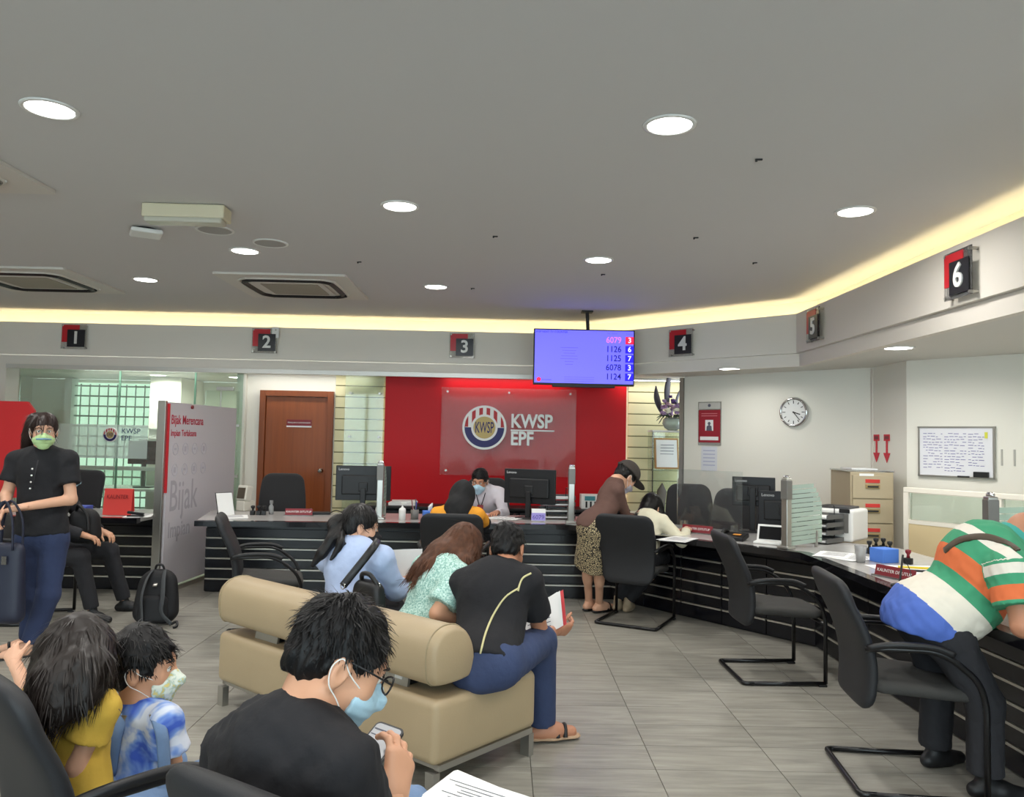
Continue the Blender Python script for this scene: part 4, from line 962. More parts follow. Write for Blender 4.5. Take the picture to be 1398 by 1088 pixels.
t = thing('stapler', 'black stapler beside the red counter sign', 'stapler', on(185, 706), .1); MB().box((0, 0, .01), (.14, .04, .015), bev=.004).build('base', m_black, t); MB().box((.0, 0, .035), (.14, .035, .025), ry=.12, bev=.008).build('arm', m_black, t)
# things on the credenza and behind
t = thing('paper_ream', 'white and teal box file standing on the low black cabinet', 'box file', (1.02, 9.2, .677)); MB().box((0, 0, .08), (.24, .2, .16), bev=.004).build('box', m_white, t); MB().box((-.02, -.102, .12), (.12, .004, .05)).build('label', mat('teal', (70, 140, 150), .6), t)
for k in range(3): MB().box((-.06+.05*k, -.102, .05), (.02, .004, .07)).build('mark', m_black, t)
t = thing('magazine_stack', 'white booklets lying on the low black cabinet', 'booklets', (-1.15, 9.18, .677)); MB().box((0, 0, .015), (.3, .22, .03)).build('booklet', m_paper, t); MB().box((.02, .01, .04), (.28, .2, .018), rz=.2).build('booklet', m_white, t)
# office behind the glass: desk, monitor, tray
t = thing('office_desk', 'white office desk behind the glass front', 'desk', (-4.9, 10.35, 0)); MB().box((0, 0, .72), (1.6, .7, .03)).build('top', m_white, t)
for sx in (-1, 1): MB().box((sx*.75, 0, .35), (.04, .6, .70)).build('leg', m_white, t)
MB().box((0, -.34, .99), (1.6, .03, .05)).build('screen_rail', m_white, t); MB().box((0, -.34, .85), (1.6, .012, .24)).build('screen_glass', m_frost, t)
monitor((-4.62, 10.3, .735), 0, 'monitor on the desk behind the office glass', .46, .30, lift=.30)
t = thing('shelf_box', 'white storage box on the office column ledge', 'box', (-4.55, 10.62, 1.36)); MB().box((0, 0, .06), (.3, .2, .12), bev=.004).build('box', m_white, t); MB().box((0, 0, .128), (.31, .21, .016)).build('lid', m_white, t)
MB().box((-.0, 0, -.02), (.5, .3, .04)).build('ledge', m_white, t)
# ================================================================== backpack on the floor
t = thing('backpack', 'black backpack with grey straps standing on the floor by the banner partition', 'backpack', (-2.62, 6.12, 0), .12)
b = MB(); loft(b, lambda v: .165-.05*v*v, lambda v: .085-.03*v, lambda v: .06*v-.01, .005, .40, rnd=.09); b.build('bag_body', mat('backpack_black', (18, 18, 21), .7, bump=.15, bscale=300), t, True)
b = MB(); loft(b, lambda v: .12-.02*v, lambda v: .03, lambda v: -.075+.03*v, .02, .22, rnd=.05); b.build('front_pocket', MATS['backpack_black'], t, True)
m_strap = mat('strap_grey', (70, 72, 74), .8)
for sx in (-1, 1):
    MB().tube(bez([(sx*.045, .02, .39), (sx*.06, -.05, .34), (sx*.075, -.105, .22), (sx*.07, -.10, .10), (sx*(.06 if sx < 0 else .15), -.12, .02)], 6), .026, 8, flat=.22).build('shoulder_strap', m_strap, t, True)
MB().tube(bez([(-.035, .06, .385), (-.02, .05, .43), (.02, .05, .43), (.035, .06, .385)], 4), .009, 6).build('top_handle', m_black, t, True)
MB().tube(bez([(.15, -.12, .02), (.19, -.13, .04), (.20, -.16, .015), (.18, -.18, .008)], 4), .010, 6).build('loose_strap', m_black, t, True)
MB().tube(bez([(-.06, -.12, .015), (-.03, -.17, .01), (.0, -.20, .008)], 4), .008, 6).build('loose_strap', m_black, t, True)
MB().box((.0, -.03, .30), (.03, .05, .012), rx=.4).build('zip_pull', m_steel, t)
# ================================================================== organic shapes: distance fields turned into meshes
class Field:
    def __init__(s): s.p = []
    def cone(s, a, b, ra, rb, k=.02, n=None, q=1.0, fa=False, fb=False, op='u'):
        s.p.append(dict(t='c', a=np.array(a, float), b=np.array(b, float), ra=ra, rb=rb, k=k, n=None if n is None else np.array(Vector(n).normalized(), float), q=q, fa=fa, fb=fb, op=op)); return s
    def ell(s, c, r, R=None, k=.02, op='u'):
        s.p.append(dict(t='e', c=np.array(c, float), r=np.array(r, float), R=None if R is None else np.array(R, float), k=k, op=op)); return s
    def half(s, pt, n, c=None, rad=None, k=.0):
        """cut away everything on the side n points to, inside a ball if given"""
        s.p.append(dict(t='h', a=np.array(pt, float), n=np.array(Vector(n).normalized(), float), c=None if c is None else np.array(c, float), rad=rad, k=k, op='i')); return s
    def chain(s, pts, rs, k=.02, **kw):
        for i in range(len(pts)-1): s.cone(pts[i], pts[i+1], rs[i], rs[i+1], k, **kw)
        return s
    def mesh(s, vox, noise=None):
        lo, hi = np.full(3, 1e9), np.full(3, -1e9)
        for p in s.p:
            if p['op'] != 'u': continue
            if p['t'] == 'c': r = max(p['ra'], p['rb']); l, h = np.minimum(p['a'], p['b'])-r, np.maximum(p['a'], p['b'])+r
            else: r = p['r'].max(); l, h = p['c']-r, p['c']+r
            lo, hi = np.minimum(lo, l), np.maximum(hi, h)
        lo -= .02+2*vox; hi += .02+2*vox
        n = np.ceil((hi-lo)/vox).astype(int)+1
        D = np.full(n, .25, np.float32)
        ax = [(lo[i]+vox*np.arange(n[i])).astype(np.float32) for i in range(3)]
        for p in s.p:
            if p['t'] == 'c': r = max(p['ra'], p['rb'])+p['k']*1.2+.05; l, h = np.minimum(p['a'], p['b'])-r, np.maximum(p['a'], p['b'])+r
            elif p['t'] == 'e': r = p['r'].max()+p['k']*1.2+.05; l, h = p['c']-r, p['c']+r
            elif p['c'] is not None: l, h = p['c']-p['rad'], p['c']+p['rad']
            else: l, h = lo, hi
            i0 = np.clip(np.floor((l-lo)/vox).astype(int), 0, n); i1 = np.clip(np.ceil((h-lo)/vox).astype(int)+1, 0, n)
            if (i1 <= i0).any(): continue
            X = ax[0][i0[0]:i1[0], None, None]; Y = ax[1][None, i0[1]:i1[1], None]; Z = ax[2][None, None, i0[2]:i1[2]]
            S = D[i0[0]:i1[0], i0[1]:i1[1], i0[2]:i1[2]]
            if p['t'] == 'c':
                a, b = p['a'], p['b']; ab = b-a; L2 = max(ab.dot(ab), 1e-9); L = math.sqrt(L2)
                px, py, pz = X-a[0], Y-a[1], Z-a[2]
                tt = (px*ab[0]+py*ab[1]+pz*ab[2])/L2
                tc = np.clip(tt, -9 if p['fa'] else 0, 9 if p['fb'] else 1)
                vx, vy, vz = px-tc*ab[0], py-tc*ab[1], pz-tc*ab[2]
                if p['n'] is not None:
                    nn = p['n']; w_ = (vx*nn[0]+vy*nn[1]+vz*nn[2])*(p['q']-1)
                    vx, vy, vz = vx+w_*nn[0], vy+w_*nn[1], vz+w_*nn[2]
                d = np.sqrt(vx*vx+vy*vy+vz*vz)-(p['ra']+np.clip(tc, 0, 1)*(p['rb']-p['ra']))
                if p['fb']: d = np.maximum(d, (tt-1)*L)
                if p['fa']: d = np.maximum(d, -tt*L)
            elif p['t'] == 'e':
                px, py, pz = X-p['c'][0], Y-p['c'][1], Z-p['c'][2]
                if p['R'] is not None:
                    R = p['R']; px, py, pz = px*R[0, 0]+py*R[1, 0]+pz*R[2, 0], px*R[0, 1]+py*R[1, 1]+pz*R[2, 1], px*R[0, 2]+py*R[1, 2]+pz*R[2, 2]
                r = p['r']; k0 = np.sqrt((px/r[0])**2+(py/r[1])**2+(pz/r[2])**2); k1 = np.sqrt((px/r[0]**2)**2+(py/r[1]**2)**2+(pz/r[2]**2)**2)
                d = k0*(k0-1)/np.maximum(k1, 1e-6)
            else:
                d = -((X-p['a'][0])*p['n'][0]+(Y-p['a'][1])*p['n'][1]+(Z-p['a'][2])*p['n'][2])
                if p['c'] is not None:
                    far = np.sqrt((X-p['c'][0])**2+(Y-p['c'][1])**2+(Z-p['c'][2])**2)-p['rad']
                    d = np.where(far > 0, 1.0, d)
                S[...] = np.maximum(S, -d); continue
            k = max(p['k'], 1e-4); d = d.astype(np.float32)
            if p['op'] == 'u':
                h_ = np.clip(.5+.5*(S-d)/k, 0, 1); S[...] = S*(1-h_)+d*h_-k*h_*(1-h_)
            elif p['op'] == 's':
                h_ = np.clip(.5-.5*(S+d)/k, 0, 1); S[...] = S*(1-h_)-d*h_+k*h_*(1-h_)
            elif p['op'] == 'i':
                h_ = np.clip(.5-.5*(S-d)/k, 0, 1); S[...] = S*(1-h_)+d*h_+k*h_*(1-h_)
        if noise is not None: D += noise(ax[0][:, None, None], ax[1][None, :, None], ax[2][None, None, :]).astype(np.float32)
        return nets(D, lo, vox)
def nets(D, lo, vox):
    D[0], D[-1] = .25, .25; D[:, 0], D[:, -1] = .25, .25; D[:, :, 0], D[:, :, -1] = .25, .25
    I = D < 0
    sh = np.array(D.shape)-1
    cnt = np.zeros(sh, np.int8)
    for i in (0, 1):
        for j in (0, 1):
            for k in (0, 1): cnt += I[i:i+sh[0], j:j+sh[1], k:k+sh[2]]
    idx = np.argwhere((cnt > 0) & (cnt < 8))
    if len(idx) == 0: return np.zeros((0, 3)), []
    vid = np.full(sh, -1, np.int32); vid[tuple(idx.T)] = np.arange(len(idx))
    acc = np.zeros((len(idx), 3)); num = np.zeros(len(idx))
    for axis in range(3):
        o1, o2 = [a for a in range(3) if a != axis]
        for u in (0, 1):
            for v in (0, 1):
                c0 = idx.copy(); c0[:, o1] += u; c0[:, o2] += v; c1 = c0.copy(); c1[:, axis] += 1
                d0 = D[tuple(c0.T)]; d1 = D[tuple(c1.T)]; m_ = (d0 < 0) != (d1 < 0)
                t = np.where(m_, d0/np.where(m_, d0-d1, 1), 0)
                pos = c0.astype(float); pos[:, axis] += t
                acc[m_] += pos[m_]; num[m_] += 1
    V = lo+vox*acc/num[:, None]
    F = []
    for axis in range(3):
        o1, o2 = [(1, 2), (2, 0), (0, 1)][axis]
        a = [slice(None)]*3; b = [slice(None)]*3; a[axis] = slice(0, -1); b[axis] = slice(1, None)
        e = np.argwhere(I[tuple(a)] != I[tuple(b)])
        if len(e) == 0: continue
        ins = I[tuple(e.T)]
        q = []
        for du, dv in ((-1, -1), (0, -1), (0, 0), (-1, 0)):
            c = e.copy(); c[:, o1] += du; c[:, o2] += dv; q.append(vid[tuple(np.clip(c, 0, sh-1).T)])
        q = np.stack(q, 1); q[~ins] = q[~ins][:, ::-1]; F.append(q[(q >= 0).all(1)])
    return V, np.concatenate(F)
def relax(V, F, it=2, f=.5):
    E = np.concatenate([F[:, [0, 1]], F[:, [1, 2]], F[:, [2, 3]], F[:, [3, 0]]])
    for _ in range(it):
        A = np.zeros_like(V); c = np.zeros(len(V))
        for a, b in ((0, 1), (1, 0)):
            for q in range(3): A[:, q] += np.bincount(E[:, a], V[E[:, b], q], len(V))
            c += np.bincount(E[:, a], minlength=len(V))
        V = V*(1-f)+f*A/np.maximum(c, 1)[:, None]
    return V
def mesh_obj(name, parts, mt, parent, base, attr=None):
    V = np.concatenate([p[0] for p in parts]); o = 0; Fs = []
    for v, f in parts: Fs.append(np.asarray(f)+o); o += len(v)
    F = np.concatenate(Fs)
    me = bpy.data.meshes.new(name); Vl = V-np.array(base)
    me.vertices.add(len(Vl)); me.vertices.foreach_set('co', Vl.astype(np.float32).ravel())
    me.loops.add(F.size); me.loops.foreach_set('vertex_index', F.astype(np.int32).ravel())
    me.polygons.add(len(F)); me.polygons.foreach_set('loop_start', np.arange(0, F.size, 4, dtype=np.int32))
    me.polygons.foreach_set('use_smooth', np.ones(len(F), bool))
    me.update(calc_edges=True); me.validate()
    me.materials.append(mt)
    if attr is not None:
        at = me.attributes.new('tone', 'FLOAT', 'POINT'); at.data.foreach_set('value', attr(V).astype(np.float32))
    ob = bpy.data.objects.new(name, me); COL.objects.link(ob); ob.parent = parent
    return ob
def folds(amp, f=9.0, seed=0, aniso=(1, 1, .6)):
    """soft cloth creases"""
    rs = np.random.RandomState(seed); ks = [(rs.normal(size=3)*f*m_*np.array(aniso), rs.uniform(0, 6.28), 1/m_**.7) for m_ in (1, 1.7, 2.6, 3.9)]
    def fn(X, Y, Z):
        r = 0
        for k, ph, a in ks: r = r+a*np.sin(k[0]*X+k[1]*Y+k[2]*Z+ph+1.5*np.sin(k[1]*.7*X-k[2]*.9*Y+k[0]*.8*Z))
        return amp*r*.5
    return fn
def spikes(c, amp, seed=0, nf=34):
    """hair tufts that run outwards from the crown"""
    rs = np.random.RandomState(seed); ks = [(rs.normal(size=3)*nf*m_, rs.uniform(0, 6.28)) for m_ in (.5, 1, 1.6)]
    def fn(X, Y, Z):
        x, y, z = X-c[0], Y-c[1], Z-c[2]; r = np.sqrt(x*x+y*y+z*z)+1e-3; x, y, z = x/r, y/r, z/r
        v = 0
        for k, ph in ks: v = v+np.sin((k[0]*x+k[1]*y+k[2]*z)*.35+ph+1.2*np.sin(k[1]*.3*z))
        return amp*v
    return fn
m_skin = mat('skin', (196, 146, 116), .5, var=.04, vscale=12); m_skin2 = mat('skin_light', (208, 160, 132), .5, var=.04, vscale=12); m_skin3 = mat('skin_tan', (176, 122, 94), .5, var=.04, vscale=12)
m_hair = mat('hair_black', (15, 13, 13), .45, spec=.35); m_hairb = mat('hair_brown', (82, 50, 33), .55, spec=.3, var=.3, vscale=40)
m_hairs = mat('hair_short_black', (13, 12, 13), .5, spec=.3)
m_eyew = mat('eye_white', (215, 212, 205), .3); m_iris = mat('iris_dark', (34, 22, 16), .2); m_brow = mat('eyebrow', (36, 28, 24), .7)
m_mask = mat('mask_blue', (164, 196, 212), .75, bump=.1, bscale=80); m_maskg = mat('mask_green', (176, 206, 148), .75); m_maskk = mat('mask_black', (26, 26, 28), .8); m_loop = mat('mask_loop', (228, 226, 222), .7)
class Person:
    def __init__(s, label, base, skin=None, scale=1.0, group=None):
        s.base = Vector(base); s.t = thing('person', label, 'person', s.base, 0, group); s.skin = skin or m_skin; s.parts = []; s.k = scale
    def cloth(s, name, fld, mt, vox=.011, noise=None, it=1, attr=None):
        V, F = fld.mesh(vox, noise); V = relax(V, F, it)
        return mesh_obj(name, [(V, F)], mt, s.t, s.base, attr)
    def flesh(s, fld, vox=.011, it=1):
        V, F = fld.mesh(vox); s.parts.append((relax(V, F, it), F))
    def finish(s):
        ob = mesh_obj('body', s.parts, s.skin, s.t, s.base); return ob
    def mb(s, m_, name, mt, smooth=True, parent=None):
        m_.v = [tuple(Vector(v)-s.base) for v in m_.v]
        return m_.build(name, mt, parent or s.t, smooth)
    # ---- head
    def head(s, c, f, u=(0, 0, 1), size=1.0, neck=None, vox=.005, nr=.052, ears=True, eyes=True):
        c = Vector(c); f = Vector(f).normalized(); u = Vector(u); r = f.cross(u).normalized(); u = r.cross(f).normalized()
        s.hc, s.hf, s.hu, s.hr, s.hs = c, f, u, r, size
        W = lambda x, y, z: c+(r*x+f*y+u*z)*size
        s.W = W; R = np.array([[r.x, f.x, u.x], [r.y, f.y, u.y], [r.z, f.z, u.z]]); s.R = R
        F = Field(); E = lambda p, q, k=.02, op='u': F.ell(W(*p), np.array(q)*size, R, k*size, op)
        E((0, -.014, .035), (.076, .096, .088)); E((0, .026, -.034), (.061, .066, .084), .03); E((0, .062, -.092), (.028, .026, .022), .025)
        E((0, .07, .022), (.05, .025, .026), .025)
        for x in (-1, 1): E((x*.04, .058, -.028), (.024, .024, .026), .025)
        F.cone(W(0, .090, .012), W(0, .110, -.026), .008*size, .0125*size, .012*size)
        for x in (-1, 1): E((x*.011, .100, -.033), (.009, .010, .008), .008)
        for x in (-1, 1): E((x*.031, .104, .007), (.020, .016, .012), .012, 's')
        E((0, .090, -.060), (.024, .010, .0055), .007); E((0, .088, -.070), (.020, .010, .006), .007)
        if ears:
            for x in (-1, 1):
                E((x*.079, -.012, -.008), (.009, .021, .033), .006); E((x*.087, -.006, -.006), (.006, .011, .018), .006, 's')
        if neck is not None: F.cone(W(0, -.022, -.05), neck, nr*size, nr*1.12*size, .03*size)
        V, F_ = F.mesh(vox); s.parts.append((relax(V, F_, 1), F_))
        if eyes:
            for x in (-1, 1):
                e = s.mb(MB().sphere(W(x*.031, .0795, .007), .0125*size, 6), 'eye', m_eyew); s.mb(MB().sphere(W(x*.031, .0868, .006), .0062*size, 5), 'iris', m_iris, True, e)
                s.mb(MB().tube([W(x*.014, .098, .026), W(x*.032, .094, .033), W(x*.05, .078, .028)], [.0015*size, .0033*size, .001*size], 6), 'eyebrow', m_brow)
                s.mb(MB().tube([W(x*.017, .0925, .011), W(x*.031, .0945, .0155), W(x*.046, .086, .011)], .001*size, 5), 'eyelid', s.skin if False else m_brow)
        return W
    def strands(s, ob, n, L, w, mt, lift=.35, seed=0, down=.3, jit=.25, fade=1.0):
        """fine tapering locks lying on a hair mass, running away from the crown"""
        rs = np.random.RandomState(seed); me = ob.data; N = len(me.vertices)
        co = np.empty(N*3, np.float32); me.vertices.foreach_get('co', co); co = co.reshape(-1, 3)
        no = np.empty(N*3, np.float32); me.vertices.foreach_get('normal', no); no = no.reshape(-1, 3)
        cr = np.array(s.W(0, -.05, .13)-s.base); up = np.array(s.hu)
        idx = rs.randint(0, N, n); p = co[idx]; nn = no[idx]
        t_ = p-cr; t_ -= (t_*nn).sum(1)[:, None]*nn; t_ /= np.linalg.norm(t_, axis=1)[:, None]+1e-6
        d = t_+nn*lift+rs.normal(size=p.shape)*jit; d /= np.linalg.norm(d, axis=1)[:, None]
        sd = np.cross(d, nn); sd /= np.linalg.norm(sd, axis=1)[:, None]+1e-6
        zl = ((p-np.array(s.hc-s.base)) @ up)/s.hs; ln = L*(rs.uniform(.5, 1.2, n)*(fade+(1-fade)*np.clip((zl+.03)/.08, 0, 1)))[:, None]; g = np.array([0, 0, -1.0])*down
        ks = [0, .35, .7, 1.0]; ws = [.7, 1.0, .7, .12]; rows = []
        for k_, w_ in zip(ks, ws):
            c = p-nn*.003*(1-k_)+d*ln*k_+(g*ln-nn*lift*.55*ln)*k_*k_
            rows.append((c-sd*w*w_/2, c+sd*w*w_/2))
        V_ = np.concatenate([np.stack(r, 1) for r in rows], 1).reshape(-1, 3)      # per strand 8 verts
        b = np.arange(n)[:, None]*8; F_ = np.concatenate([b+np.array([[0, 1, 3, 2]]), b+np.array([[2, 3, 5, 4]]), b+np.array([[4, 5, 7, 6]])])
        o = mesh_obj('hair_strands', [(V_+np.array(s.base), F_)], mt, s.t, s.base); o['kind'] = 'stuff'; return o
    def lock_strands(s, locks, n, w, mt, seed=0, off=1.03, jit=.006):
        rs = np.random.RandomState(seed); Vs = []; Fs = []; o = 0
        for pts, rr in locks:
            q = bez(pts, 6); m_ = len(q); R_ = np.interp(np.linspace(0, len(rr)-1, m_), range(len(rr)), rr)
            for _ in range(n):
                a = rs.uniform(0, 2*PI); k0 = rs.randint(0, max(1, m_//2)); k1 = min(m_-1, k0+rs.randint(m_//2, m_)); j = rs.normal(size=3)*jit; up = None; row = []
                for k_ in range(k0, k1+1):
                    d = (q[min(k_+1, m_-1)]-q[max(k_-1, 0)]).normalized()
                    e = d.cross(Vector((.3, .2, .93))).normalized(); g = d.cross(e); rad = R_[k_]*off
                    c = q[k_]+(e*math.cos(a)+g*math.sin(a))*rad+Vector(j)*((k_-k0)/max(1, k1-k0)); sdv = (e*-math.sin(a)+g*math.cos(a))*w/2*(1-.75*((k_-k0)/max(1, k1-k0))**2)
                    row += [c-sdv, c+sdv]
                L_ = len(row)//2; Vs += row; Fs += [(o+2*i, o+2*i+1, o+2*i+3, o+2*i+2) for i in range(L_-1)]; o += len(row)
        ob = mesh_obj('hair_strands', [(np.array([tuple(v) for v in Vs]), np.array(Fs))], mt, s.t, s.base); ob['kind'] = 'stuff'; return ob
    def hair_short(s, mt=None, amp=.0018, vox=.0055, grow=0.0, seed=0, low=-.045, front=.045, name='hair', ns=900, L=.035, sw=.0045, lift=.3, down=.2, fade=.3):
        W, R, z = s.W, s.R, s.hs; F = Field(); g = grow
        E = lambda p, q, k=.012, op='u': F.ell(W(*p), np.array(q)*z, R, k*z, op)
        E((0, -.018, .042), (.085+g, .104+g, .094+g)); E((0, -.05, -.01), (.074+g, .066+g, .065))
        E((0, .115, -.035), (.10, .085, .078+(.05-front)), .012, 's')
        for x in (-1, 1): E((x*.085, .035, -.055), (.032, .07, .058), .012, 's'); E((x*.092, -.012, -.012), (.018, .024, .036), .008, 's')
        F.half(W(0, 0, low), -s.hu)
        V, F_ = F.mesh(vox, spikes(W(0, -.01, .02), amp*z, seed)); ob = mesh_obj(name, [(relax(V, F_, 1), F_)], mt or m_hairs, s.t, s.base); s.strands(ob, ns, L*z, sw, mt or m_hairs, lift, seed, down, .25, fade); return ob
    def hair_long(s, locks, mt=None, vox=.007, seed=0, amp=.003, fringe=True, front=.05):
        """cap plus locks: lists of points with radii"""
        W, R, z = s.W, s.R, s.hs; F = Field()
        E = lambda p, q, k=.012, op='u': F.ell(W(*p), np.array(q)*z, R, k*z, op)
        E((0, -.018, .04), (.088, .106, .097)); E((0, -.045, -.02), (.080, .07, .075))
        if not fringe: E((0, .12, -.02), (.09, .085, .085), .012, 's')
        else: E((0, .12, -.045), (.085, .09, .085), .012, 's')
        for pts, rs in locks: F.chain(pts, rs, .025)
        V, F_ = F.mesh(vox, spikes(W(0, -.01, .05), amp*.35, seed, 40)); ob = mesh_obj('hair', [(relax(V, F_, 2), F_)], mt or m_hair, s.t, s.base); s.strands(ob, 1200, .075*z, .0032, mt or m_hair, .06, seed, .15, .08); s.lock_strands(locks, 240, .0036, mt or m_hair, seed); return ob
    def mask(s, mt=None, vox=.005, loops=True, lm=None, name='face_mask'):
        W, R, z = s.W, s.R, s.hs; F = Field(); E = lambda p, q, k=.012, op='u': F.ell(W(*p), np.array(q)*z, R, k*z, op)
        E((0, .030, -.052), (.072, .088, .060)); F.cone(W(0, .100, -.012), W(0, .119, -.036), .013*z, .019*z, .02*z); E((0, .07, -.095), (.036, .032, .028), .02)
        F.half(W(0, .045, 0), -(s.hf*.97+s.hr*0)); F.half(W(0, .10, .0), s.hu*.9+s.hf*-.25)
        pl = lambda X, Y, Z: .0012*z*np.sin(((X-s.hc.x)*s.hu.x+(Y-s.hc.y)*s.hu.y+(Z-s.hc.z)*s.hu.z)*300/z)
        V, F_ = F.mesh(vox, pl); o = mesh_obj(name, [(relax(V, F_, 1), F_)], mt or m_mask, s.t, s.base)
        if loops:
            for x in (-1, 1):
                s.mb(MB().tube(bez([W(x*.064, .05, -.022), W(x*.080, .01, -.004), W(x*.088, -.02, .018), W(x*.090, -.034, -.004), W(x*.084, -.02, -.036), W(x*.074, .01, -.055), W(x*.058, .05, -.085)], 4), .0015*z, 6), 'ear_loop', lm or m_loop)
        return o
    # ---- torso helper
    def torso(s, F, sp, lats, ws, e=0.0, q=1.45, k=.05, fa=False):
        sp = [Vector(p) for p in sp]
        for i in range(len(sp)-1):
            d = (sp[i+1]-sp[i]).normalized(); l = (Vector(lats[i])+Vector(lats[i+1])).normalized(); n = l.cross(d).normalized()
            F.cone(sp[i], sp[i+1], ws[i]+e, ws[i+1]+e, k, n, q, fa=(fa and i == 0))
        return F
    def hand(s, wr, d, n, side, curl=(.35, .5, .35), thumb=.6, size=1.0, vox=.0042, spread=.10, curls=None, thumb_curl=.35):
        """wr wrist, d pointing along the hand, n palm normal, side +1 right hand / -1 left hand"""
        wr = Vector(wr); d = Vector(d).normalized(); n = Vector(n); n = (n-d*n.dot(d)).normalized(); t = d.cross(n)*side     # t: thumb side
        z = size*s.k; F = Field()
        P_ = lambda a, b, c: wr+(d*a+t*b+n*c)*z
        F.cone(P_(-.03, 0, 0), P_(.012, 0, 0), .026*z, .027*z, .015, n, 1.35)
        kn = [(.088, .030), (.093, .010), (.088, -.011), (.078, -.030)]; ln = [.070, .078, .072, .057]; rd = [.0092, .0095, .009, .008]
        for (a, b) in kn: F.cone(P_(.012, b*.55, 0), P_(a-.006, b, 0), .015*z, .0135*z, .018*z)
        for i, (a, b) in enumerate(kn):
            c = curls[i] if curls else curl; p = P_(a-.006, b, 0); ang = 0; yaw = (1.5-i)*spread
            base = (d*math.cos(yaw)+t*math.sin(yaw)); L = ln[i]*z
            for j, fr in enumerate((.45, .31, .24)):
                ang += c[j]; v = base*math.cos(ang)+n*math.sin(ang); q = p+v*L*fr
                F.cone(p, q, rd[i]*z*(1-.08*j), rd[i]*z*(.93-.08*j), .006*z); p = q
        p = P_(.018, .022, .006); v = (d*.75+t*.75*thumb/.6+n*.30).normalized(); rr = .0125
        for j, L in enumerate((.042, .034, .026)):
            q = p+v*L*z; F.cone(p, q, rr*z, (rr-.0018)*z, .012*z if j == 0 else .006*z); p = q; rr -= .0015
            v = (v+(d*.6-t*.5+n*.35)*thumb_curl).normalized()
        V, F_ = F.mesh(vox); s.parts.append((relax(V, F_, 1), F_))
    def foot(s, ank, toe, kind='shoe', mt=None, size=1.0, name='shoe'):
        ank, toe = Vector(ank), Vector(toe); d = toe-ank; d.z = 0; L = d.length; d.normalize(); r = Vector((d.y, -d.x, 0)); zf = min(ank.z, toe.z)
        z = size*s.k; fl = Vector((ank.x, ank.y, toe.z))
        F = Field(); hl = fl-d*.045*z
        F.cone(hl+Vector((0, 0, .032*z)), fl+d*.06*z+Vector((0, 0, .036*z)), .032*z, .040*z, .02); F.cone(fl+d*.06*z+Vector((0, 0, .034*z)), fl+d*.155*z+Vector((0, 0, .024*z)), .040*z, .030*z, .03)
        F.cone(Vector((ank.x, ank.y, ank.z+.02)), fl+Vector((0, 0, .04*z)), .036*z, .038*z, .03)
        F.half(fl+Vector((0, 0, .002)), (0, 0, -1))
        if kind == 'shoe': return s.cloth(name, F, mt, .007)
        s.flesh(F, .007)
        so = Field(); so.cone(hl+Vector((0, 0, .004)), fl+d*.05*z, .036*z, .040*z, .02); so.cone(fl+d*.05*z, fl+d*.165*z, .042*z, .040*z, .03); so.half(fl+Vector((0, 0, -.002)), (0, 0, -1)); so.half(fl+Vector((0, 0, .012)), (0, 0, 1))
        s.cloth('sandal_sole', so, mt, .006)
        for q in (.07, .11): s.mb(MB().tube(bez([fl+d*q*z-r*.046*z+Vector((0, 0, .012)), fl+d*(q+.005)*z-r*.02*z+Vector((0, 0, .074*z-q*.12)), fl+d*(q+.005)*z+r*.02*z+Vector((0, 0, .074*z-q*.12)), fl+d*q*z+r*.046*z+Vector((0, 0, .012))], 5), .011*z, 6, flat=.4), 'sandal_strap', m_black)
# ================================================================== people
def lerp(a, b, t): return Vector(a)*(1-t)+Vector(b)*t
def tone_mat(name, stops, rough=.85, bump=.08, bscale=400):
    M = bpy.data.materials.new(name); M.use_nodes = True; nt = M.node_tree; N = nt.nodes; L = nt.links; b = N['Principled BSDF']
    a = N.new('ShaderNodeAttribute'); a.attribute_name = 'tone'; cr = N.new('ShaderNodeValToRGB'); cr.color_ramp.interpolation = 'CONSTANT'
    L.new(a.outputs['Fac'], cr.inputs[0]); L.new(cr.outputs[0], b.inputs['Base Color']); b.inputs['Roughness'].default_value = rough
    e = cr.color_ramp.elements
    while len(e) > 1: e.remove(e[-1])
    e[0].position = 0; e[0].color = srgb(*stops[0][1])
    for p, c in stops[1:]: x = e.new(p); x.color = srgb(*c)
    n = N.new('ShaderNodeTexNoise'); n.inputs['Scale'].default_value = bscale; bp = N.new('ShaderNodeBump'); bp.inputs['Strength'].default_value = bump; bp.inputs['Distance'].default_value = .005
    L.new(n.outputs[0], bp.inputs['Height']); L.new(bp.outputs[0], b.inputs['Normal']); return M
def blotch_mat(name, cols, scale, thr=(.42, .55), kind='noise', rough=.85):
    """printed cloth with patches of several colours"""
    M = bpy.data.materials.new(name); M.use_nodes = True; nt = M.node_tree; N = nt.nodes; L = nt.links; b = N['Principled BSDF']
    tc = N.new('ShaderNodeTexCoord')
    if kind == 'noise': n = N.new('ShaderNodeTexNoise'); n.inputs['Detail'].default_value = 3; n.inputs['Distortion'].default_value = .6; out = n.outputs[0]
    else: n = N.new('ShaderNodeTexVoronoi'); n.feature = 'DISTANCE_TO_EDGE' if kind == 'cells' else 'F1'; out = n.outputs['Distance']
    n.inputs['Scale'].default_value = scale; L.new(tc.outputs['Object'], n.inputs['Vector'])
    cr = N.new('ShaderNodeValToRGB'); L.new(out, cr.inputs[0]); e = cr.color_ramp.elements
    e[0].position = thr[0]; e[0].color = srgb(*cols[0]); e[1].position = thr[1]; e[1].color = srgb(*cols[-1])
    if len(cols) == 3: x = e.new((thr[0]+thr[1])/2); x.color = srgb(*cols[1])
    L.new(cr.outputs[0], b.inputs['Base Color']); b.inputs['Roughness'].default_value = rough; return M
